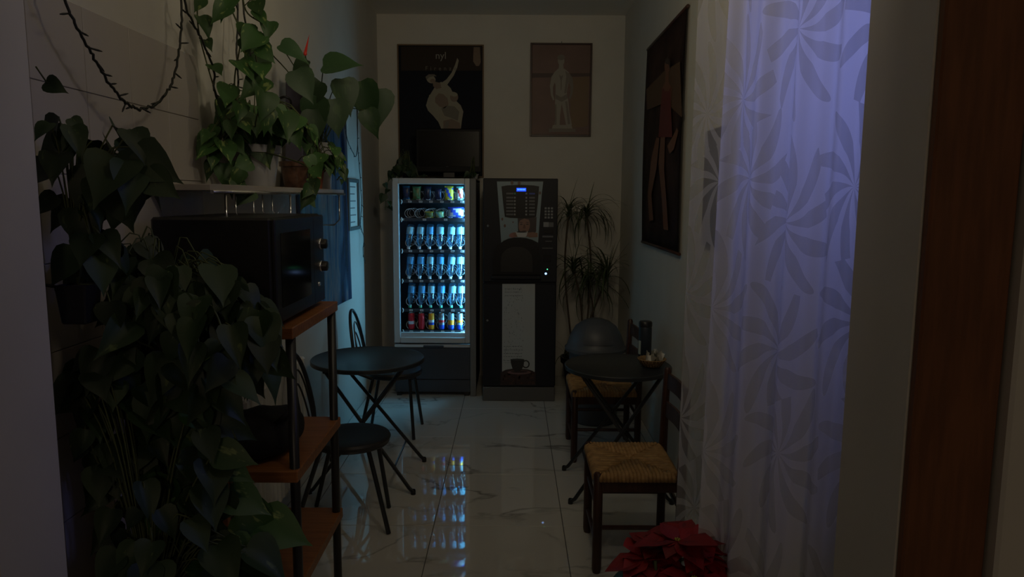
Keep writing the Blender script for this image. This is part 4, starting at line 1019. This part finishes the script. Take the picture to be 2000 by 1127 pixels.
def pot(parent, x, y, z, r, h, m, rim=True, square=False):
    b = B()
    pr_ = [(0, 0), (r * .72, 0), (r * .76, .004), (r * .97, h * .82)] + ([(r * 1.08, h * .82), (r * 1.1, h), (r * 1.0, h)] if rim else [(r, h), (r * .95, h)]) + [(r * .9, h * .86), (0, h * .86)]
    lathe(b, pr_, (x, y, z), 6 if False else (4 if square else 28)); po = obj('pot', b, m, parent, not square)
    if square: pass
    b = B(); lathe(b, [(0, h * .88), (r * .6, h * .89), (r * .9, h * .87)], (x, y, z), 16); obj('soil', b, SOIL, po)
    return po

# pothos in the white pot on the wall shelf
rr = random.Random(21)
px_, py_ = -1.08, 3.05
t = thing('potted_pothos', 'trailing pothos in a white pot on the wall shelf above the microwave', 'plant', (px_, py_, SZ))
pot(t, px_, py_, SZ, .100, .17, WPOT)
root = (px_, py_, SZ + .155)
bush(t, P(490, 228, 2.95), (.17, .15, .075), 34, .12, rr, HEARTS, root)
bush(t, P(575, 245, 3.05), (.10, .14, .05), 10, .10, rr, HEARTS, root)
bush(t, P(430, 285, 2.80), (.06, .10, .10), 15, .10, rr, HEARTS, root)
for path, n, s in (([(455, 250), (425, 190), (400, 110), (372, 55), (358, 0), (352, -60)], 7, .075),
                   ([(470, 240), (458, 160), (470, 70), (450, 10), (445, -60)], 9, .10),
                   ([(500, 235), (520, 170), (500, 110), (520, 55), (480, 20), (470, -60)], 10, .10),
                   ([(470, 330), (470, 360), (492, 385)], 4, .08), ([(400, 300), (380, 280), (378, 250)], 3, .08),
                   ([(590, 320), (605, 345), (600, 375), (592, 400)], 5, .07)):
    D_ = 2.76
    vine(t, [root] + [clampx(P(a, c, D_)) for a, c in path], n, s, rr, HEARTS, spread=.05, start=.15)
# dark green anthurium with large leaves
ax, ay = -1.09, 4.12
t = thing('anthurium', 'anthurium with big drooping dark leaves and one red flower on the wall shelf', 'plant', (ax, ay, SZ))
pot(t, ax, ay, SZ, .072, .26, WPOT, False); root = Vector((ax, ay, SZ + .22))
b = B()
for (a, c, D_, tp, nm, s) in ((530, 105, 3.0, (-.75, -.1, -.15), (.2, -.8, .5), .24), (548, 88, 3.0, (.8, 0, -.3), (.1, -.7, .6), .17), (578, 138, 3.05, (.45, 0, -.85), (.3, -.9, .1), .20),
                              (600, 118, 3.2, (-.5, -.2, -.45), (.2, -.6, .7), .15), (632, 128, 3.3, (.95, -.1, .08), (.0, -.75, .6), .24), (625, 160, 3.3, (-.45, -.1, -.75), (.2, -.8, .4), .20),
                              (668, 155, 3.5, (.25, 0, -.95), (.5, -.8, .1), .24), (705, 160, 3.6, (.25, 0, -1), (-.1, -.9, .2), .30), (738, 175, 3.7, (.02, 0, -1), (.5, -.8, 0), .28), (715, 215, 3.6, (.35, 0, -.8), (0, -.8, .4), .20),
                              (650, 195, 3.4, (.15, 0, -1), (.3, -.9, 0), .24), (620, 190, 3.3, (-.2, 0, -1), (0, -.9, .3), .26), (612, 215, 3.3, (.1, 0, -1), (.2, -.9, 0), .2)):
    D_ *= 1.1; s *= .76; p = clampx(P(a, c, D_)); inst('leaf', rr.choice(leafA) if 'leafA' in globals() else HEARTS[0], frame_mtx(p, tp, nm, s), t).name = 'leaf'
    tube(b, spline([root, root.lerp(p, .5) + Vector((0, 0, .10)), p], 5), .0028, 6)
ANH = [heart(ANTH, .12, .95, .2), heart(ANTH, .35, .85, .3)]
for i, ch in enumerate([o for o in t.children if o.name.startswith('leaf')]): ch.data = ANH[i % 2]
fp = P(596, 104, 3.5); tube(b, spline([root, root.lerp(fp, .5) + Vector((-.01, 0, .06)), fp], 6), .0026, 6); obj('stems', b, VINE, t)
b = B()
for tp in ((-.7, 0, .75), (.25, 0, 1)):
    q = fp + Vector(tp) * .085; s_ = Vector((.5, 0, -.5)) * .012
    poly(b, [fp - s_, fp + s_, q], 0, (0, .003, 0))
lathe(b, [(0, -.014), (.009, -.006), (.008, .004), (0, .012)], fp, 10); obj('flower', b, REDF, t)
# small pothos in terracotta pot
t = thing('potted_pothos', 'small trailing pothos in a terracotta pot at the far end of the wall shelf', 'plant', (-1.08, 3.92, SZ)); pot(t, -1.08, 3.92, SZ, .062, .12, TERRA)
bush(t, P(630, 300, 3.85), (.10, .10, .06), 22, .08, rr, HEARTS, (-1.08, 3.92, SZ + .11))
vine(t, [(-1.04, 3.92, SZ + .11), P(655, 310, 3.9), P(668, 335, 3.9), P(658, 352, 3.9)], 8, .06, rr, HEARTS, spread=.03)
vine(t, [(-1.04, 3.90, SZ + .11), P(606, 330, 3.6), P(602, 370, 3.45), P(597, 395, 3.45)], 5, .075, rr, HEARTS, spread=.02)
t = thing('plant_pot', 'brown glazed pot with pale streaks between the white pot and the terracotta pot', 'pot', (-1.08, 3.60, SZ)); pot(t, -1.08, 3.60, SZ, .070, .13, mat('brown_glaze', (.09, .045, .03), .25, noise=.5, nscale=30))
# dark carrier bag with loop handle on the shelf
t = thing('paper_bag', 'dark violet gift bag with a black loop handle standing among the shelf plants', 'bag', (-1.10, 3.76, SZ))
b = B(); box(b, -1.15, -1.06, 3.72, 3.81, SZ, P(583, 150, 3.75).z, .004)
for v in b.verts: v.co.x += .02 * math.sin(v.co.z * 14)
obj('bag_body', b, mat('violet_paper', (.07, .065, .10), .4), t)
b = B(); tube(b, spline([P(540, 215, 3.60), P(543, 196, 3.60), P(555, 189, 3.60), P(567, 196, 3.62), P(570, 218, 3.66), P(580, 226, 3.74)], 6), .006, 8); obj('handle', b, BLACK, t)

# near-left masses -------------------------------------------------------
rr = random.Random(5)
t = thing('plant_pedestal', 'tall black-brown wooden pedestal hidden under trailing leaves at the left', 'pedestal', (-.98, 1.98, 0))
b = B(); box(b, -1.06, -.88, 1.90, 2.08, .04, 1.13, .004); obj('column', b, PEDESTAL, t)
b = B(); box(b, -1.09, -.85, 1.87, 2.11, 1.13, 1.165, .005); obj('top_board', b, PEDESTAL, t); b = B(); box(b, -1.09, -.85, 1.87, 2.11, 0, .04, .004); obj('base_board', b, PEDESTAL, t)
px_, py_ = -.97, 1.99
t = thing('potted_pothos', 'huge trailing pothos spilling off the dark pedestal in front of the microwave', 'plant', (px_, py_, 1.165))
pot(t, px_, py_, 1.165, .10, .16, BPOT); root = Vector((px_, py_, 1.31))
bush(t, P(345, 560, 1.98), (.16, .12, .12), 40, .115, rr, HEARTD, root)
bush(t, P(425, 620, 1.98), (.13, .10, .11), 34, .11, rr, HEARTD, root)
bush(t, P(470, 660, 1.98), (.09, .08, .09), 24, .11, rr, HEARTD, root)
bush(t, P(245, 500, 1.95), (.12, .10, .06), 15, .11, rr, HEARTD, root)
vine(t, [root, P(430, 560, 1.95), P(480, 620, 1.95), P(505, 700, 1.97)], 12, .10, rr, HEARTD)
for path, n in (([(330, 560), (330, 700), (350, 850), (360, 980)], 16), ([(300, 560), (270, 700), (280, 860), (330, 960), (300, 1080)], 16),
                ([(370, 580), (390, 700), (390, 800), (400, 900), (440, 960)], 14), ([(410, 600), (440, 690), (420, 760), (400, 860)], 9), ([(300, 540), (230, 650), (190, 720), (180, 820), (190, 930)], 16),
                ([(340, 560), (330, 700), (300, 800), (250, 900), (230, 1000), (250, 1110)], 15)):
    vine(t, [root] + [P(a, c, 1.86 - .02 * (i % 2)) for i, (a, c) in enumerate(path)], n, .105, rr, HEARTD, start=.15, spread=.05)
# big lower leaves with pale variegation
t = thing('potted_pothos', 'low pothos with pale-edged leaves at the bottom left beside the shelf unit', 'plant', (-.92, 1.70, 0))
b = B(); box(b, -1.02, -.80, 1.62, 1.80, 0, .42, .004); obj('crate', b, PEDESTAL, t)
pot(t, -.91, 1.71, .42, .09, .15, BPOT); root = Vector((-.91, 1.71, .56))
for (a, c, D_, tp, nm, s) in ((430, 905, 1.85, (.9, -.1, -.45), (.2, -.7, .6), .10), (445, 965, 1.85, (.95, -.1, -.35), (.1, -.6, .8), .12), (505, 1020, 1.88, (.75, -.1, -.25), (-.2, -.6, .7), .15), (420, 880, 1.8, (.6, 0, -.2), (0, -.8, .5), .11),
                              (330, 930, 1.8, (-.4, 0, -.8), (.2, -.8, .4), .10), (350, 970, 1.8, (.3, 0, -.9), (.2, -.8, .4), .11), (385, 1080, 1.8, (.9, -.1, -.1), (.0, -.5, .8), .16), (440, 1060, 1.8, (.6, -.1, -.6), (.3, -.6, .7), .12), (300, 1000, 1.75, (-.3, 0, -.9), (.1, -.9, .2), .1),
                              (285, 1100, 1.75, (.5, 0, -.6), (.1, -.7, .5), .12), (350, 840, 1.85, (.7, 0, -.5), (.2, -.7, .6), .11), (370, 790, 1.85, (.6, 0, -.6), (.2, -.7, .6), .10), (470, 1000, 1.86, (.7, 0, -.6), (.2, -.8, .4), .13)):
    p = P(a, c, D_); b = B(); tube(b, spline([root, root.lerp(p, .5) + Vector((0, 0, .08)), p], 5), .0025, 6); obj('vine', b, VINE, t)
    inst('leaf', rr.choice(HEARTS), frame_mtx(p, tp, nm, s), t)
bush(t, P(290, 1040, 1.75), (.12, .10, .15), 26, .09, rr, HEARTD + [HEARTS[0]], root)
bush(t, P(400, 1090, 1.80), (.12, .08, .10), 20, .12, rr, HEARTD, root)
bush(t, P(200, 800, 1.80), (.06, .07, .20), 22, .09, rr, HEARTD, root)
vine(t, [root, P(230, 960, 1.78), P(190, 900, 1.78), P(165, 820, 1.78)], 8, .08, rr, HEARTD, spread=.04)
# pothos in the hanging square black pot
hx = P(155, 590, 1.74)
t = thing('hanging_pothos', 'dark pothos in a small black pot hanging by the doorway edge at the left', 'plant', (hx.x, hx.y, hx.z))
b = B()
hz0, hz1 = P(155, 630, 1.74).z, P(155, 555, 1.74).z; r0, r1 = .030, .038
vs0 = [b.verts.new((hx.x + sx_ * r0, hx.y + sy_ * r0, hz0)) for sx_, sy_ in ((-1, -1), (1, -1), (1, 1), (-1, 1))]
vs1 = [b.verts.new((hx.x + sx_ * r1, hx.y + sy_ * r1, hz1)) for sx_, sy_ in ((-1, -1), (1, -1), (1, 1), (-1, 1))]
b.faces.new(vs0[::-1])
for k in range(4): b.faces.new((vs0[k], vs0[(k + 1) % 4], vs1[(k + 1) % 4], vs1[k]))
bmesh.ops.bevel(b, geom=b.edges[:], offset=.004, segments=1, affect='EDGES'); po = obj('pot', b, BPOT, t)
b = B(); box(b, hx.x - .036, hx.x + .036, hx.y - .036, hx.y + .036, hz1 - .012, hz1 - .006); obj('soil', b, SOIL, po)
root = Vector((hx.x, hx.y, hz1))
b = B(); up_ = Vector((hx.x, hx.y, ZC))
tube(b, [(hx.x - .03, hx.y - .03, hz1 - .004), (-1.085, PY1 + .002, hz1 + .02)], .004, 6); obj('bracket', b, WIRE, t)
rr = random.Random(8)
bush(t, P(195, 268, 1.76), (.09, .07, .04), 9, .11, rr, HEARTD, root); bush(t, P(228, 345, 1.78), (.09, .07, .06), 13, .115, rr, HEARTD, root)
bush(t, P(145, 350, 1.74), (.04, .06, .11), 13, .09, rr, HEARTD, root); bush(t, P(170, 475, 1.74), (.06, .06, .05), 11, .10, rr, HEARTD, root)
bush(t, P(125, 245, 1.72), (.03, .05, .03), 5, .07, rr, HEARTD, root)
for a, c, tp, s in ((90, 160, (.8, 0, -.4), .05), (215, 590, (.1, 0, -1), .085), (262, 300, (.8, 0, -.5), .12), (285, 340, (.8, 0, -.6), .09), (215, 330, (.25, 0, -1), .15)):
    inst('leaf', HEARTD[0], frame_mtx(P(a, c, 1.75), tp, (.1, -1, .2), s), t)
b = B(); tube(b, [P(70, 130, 1.72), P(92, 162, 1.75)], .002, 5); tube(b, spline([root, P(200, 560, 1.76), P(215, 590, 1.75)], 5), .002, 5)
tube(b, spline([P(185, 600, 1.74), P(260, 660, 1.8), P(300, 680, 1.86)], 5), .0028, 6); obj('stems', b, VINE, t)

# pothos on the vending machine
rr = random.Random(14)
t = thing('potted_pothos', 'small pothos beside the television on top of the vending machine, trailing down its side', 'plant', (sx(790), 6.05, ZT)); pot(t, sx(792), 6.05, ZT, .06, .09, BPOT)
root = (sx(792), 6.05, ZT + .08)
bush(t, P(790, 325, 6.0), (.07, .07, .06), 22, .085, rr, HEARTD, root)
vine(t, [root, P(768, 330, 5.9), P(757, 360, 5.85), P(752, 410, 5.85)], 14, .075, rr, HEARTD, spread=.04)
vine(t, [root, P(800, 338, 5.9), P(812, 344, 5.9), P(835, 343, 5.92)], 5, .05, rr, HEARTD, spread=.02, out=(0, -.8, .5))
t = thing('potted_pothos', 'tiny pothos in a pale pot to the right of the television', 'plant', (sx(922), 6.0, ZT)); q = P(902, 340, 6.0)
pot(t, sx(925), 6.02, ZT, .03, .04, WPOT); bush(t, P(925, 338, 5.98), (.06, .04, .018), 9, .055, rr, HEARTD, (sx(925), 6.02, ZT + .04))

# dracaena in the corner
rr = random.Random(31)
t = thing('dracaena', 'tall spindly dracaena with drooping narrow leaves in the back right corner', 'plant', (.62, 6.1, 0)); pot(t, .60, 6.12, 0, .16, .28, BPOT)
heads = [(1110, 422, 6.05, 40, .36), (1146, 420, 6.15, 46, .38), (1120, 525, 6.0, 40, .42), (1186, 540, 6.1, 52, .50), (1103, 690, 5.95, 22, .30), (1150, 560, 6.2, 34, .42)]
for (a, c, D_, n, L_) in heads:
    p = P(a, c, D_); base = Vector((.60 + rr.uniform(-.06, .06), 6.12, .24)); mid = base.lerp(p, .6) + Vector((rr.uniform(-.06, .06), 0, 0))
    b = B(); tube(b, spline([base, mid, p], 7), .008, 7); obj('cane', b, BROWNSTEM, t)
    for k in range(n):
        an = rr.uniform(0, 2 * PI); el = rr.uniform(.1, 1.45); d = Vector((math.cos(an) * math.cos(el), .6 * math.sin(an) * math.cos(el), math.sin(el)))
        s = L_ * rr.uniform(.7, 1.35)
        m_ = BLADE[rr.choice((1, 2, 2, 3, 3))]
        if rr.random() < .12: m_ = BLADE[0]; d = Vector((d.x * .6, d.y * .4, abs(d.z) + .4)).normalized(); s *= .7
        if p.x + d.x * s * .6 > XR - .05: d.x = -abs(d.x) * .5
        if p.y + d.y * s * .6 > YB - .05: d.y = -abs(d.y)
        if p.x + d.x * s * .6 < kx(1090) + .02: d.x = abs(d.x) * .3
        d.normalize(); nrm = Vector((-d.x * d.z, -d.y * d.z, 1 - d.z * d.z + .02))
        inst('leaf', m_, frame_mtx(p + Vector((0, 0, rr.uniform(-.05, .02))), d, nrm, s), t)

# poinsettia
rr = random.Random(77)
pc = P(1322, 1082, 2.02)
t = thing('poinsettia', 'red poinsettia in the bottom foreground in front of the lace curtain', 'plant', (pc.x, pc.y, 0)); pot(t, pc.x, pc.y, 0, .10, .17, TERRA)
b = B()
for k in range(5):
    a = k * 1.256; tube(b, spline([(pc.x, pc.y, .14), (pc.x + .05 * math.cos(a), pc.y + .05 * math.sin(a), .33), (pc.x + .09 * math.cos(a), pc.y + .07 * math.sin(a), pc.z)], 5), .005, 6)
tube(b, [(pc.x, pc.y, .14), (pc.x, pc.y, pc.z + .02)], .005, 6); obj('stem', b, VINE, t)
for (dx, dy, dz) in ((0, 0, .04), (.09, .0, .0), (-.09, .01, -.02), (.03, -.09, -.03), (-.05, -.07, -.05), (.04, .08, .02), (.12, -.05, -.05), (-.10, -.05, -.08), (.06, .03, .03), (-.05, .05, .0)):
    for k in range(11):
        a = k * 2 * PI / 11 + rr.uniform(-.2, .2); el = rr.uniform(-.25, .45)
        tip = (math.cos(a) * math.cos(el), math.sin(a) * math.cos(el), math.sin(el)); inst('bract', BRACT[k % 2], frame_mtx((pc.x + dx, pc.y + dy, pc.z + dz), tip, (0, 0, 1), rr.uniform(.07, .135), 1.5), t)
    b = B()
    for q in range(5): lathe(b, [(0, -.004), (.004, 0), (0, .005)], (pc.x + dx + .006 * math.cos(q * 1.25), pc.y + dy + .006 * math.sin(q * 1.25), pc.z + dz + .006), 6)
    obj('flower_bud', b, mat('yellow_bud', (.4, .35, .05), .6), t)
for k in range(34):
    a = rr.uniform(0, 2 * PI); el = rr.uniform(-.6, .1); rd_ = rr.uniform(.04, .12)
    inst('leaf', GLEAF[0], frame_mtx((pc.x + rd_ * math.cos(a), pc.y + rd_ * math.sin(a), pc.z - rr.uniform(.05, .22)), (math.cos(a), math.sin(a), math.sin(el)), (0, 0, 1), rr.uniform(.09, .13), 1.4), t)

# ---------------------------------------------------------------- fairy lights
def lights(label, pts, seed, n, r=.0040):
    rr = random.Random(seed); pp = spline(pts, 8); pp = [p + Vector((0, rr.uniform(-.005, .005), rr.uniform(-.005, .005))) for p in pp]
    t = thing('fairy_light_string', label, 'string lights', pp[0], 0, 'unlit fairy light strings'); b = B(); tube(b, pp, r, 6); obj('cable', b, WIRE, t)
    for k in range(n):
        i = int((k + .5) / n * (len(pp) - 1)); p = pp[i]; d = Vector((rr.uniform(-.1, .3), rr.choice((-1, 1)) * rr.uniform(.6, 1), rr.uniform(-.6, .5))).normalized()
        b = B(); tube(b, [p, p + d * .026, p + d * .038], [.0024, .0030, .0014], 6); obj('bulb', b, WIRE, t)
def LW(l, x): return [PX(a, c, x) for a, c in l]
lights('dark fairy light string looping down over the wall tiles at top left', LW([(112, -60), (130, 10), (165, 78), (195, 135), (225, 178), (252, 206), (283, 212), (315, 195), (338, 155), (350, 100), (355, 40), (353, -50)], XL + .09), 1, 22)
lights('dark fairy light string running from the loop down to the shelf plants', LW([(352, -50), (362, 10), (385, 60), (405, 105), (418, 140), (418, 175), (432, 205), (455, 225)], XL + .09), 2, 14)
lights('dark fairy light string hanging straight down into the white pot plant', LW([(462, -40), (464, 40), (462, 100), (465, 150), (463, 172), (452, 184)], XL + .07), 3, 10)
lights('dark fairy light string curving behind the big green leaves to the plant', LW([(470, -40), (480, 50), (492, 120), (508, 180), (520, 212)], XL + .07), 4, 8)
lights('dark fairy light string hanging by the framed notice on the left wall', LW([(672, 190), (674, 250), (685, 290), (697, 300), (698, 215), (697, 205)], XL + .05) + LW([(699, 290), (703, 340), (706, 400), (704, 440), (711, 465), (709, 490), (713, 515)], XL + .03), 5, 26, .0028)

# loose power cable behind the shelf unit
t = thing('power_cable', 'thin grey cable looping down the wall above the black bag', 'cable', (-1.05, 2.9, .8)); b = B()
tube(b, spline([P(452, 740, 2.9), P(455, 770, 2.9), P(465, 790, 2.9), P(463, 760, 2.9), P(458, 742, 2.9)], 6) , .003, 6); obj('cord', b, GREYP, t)
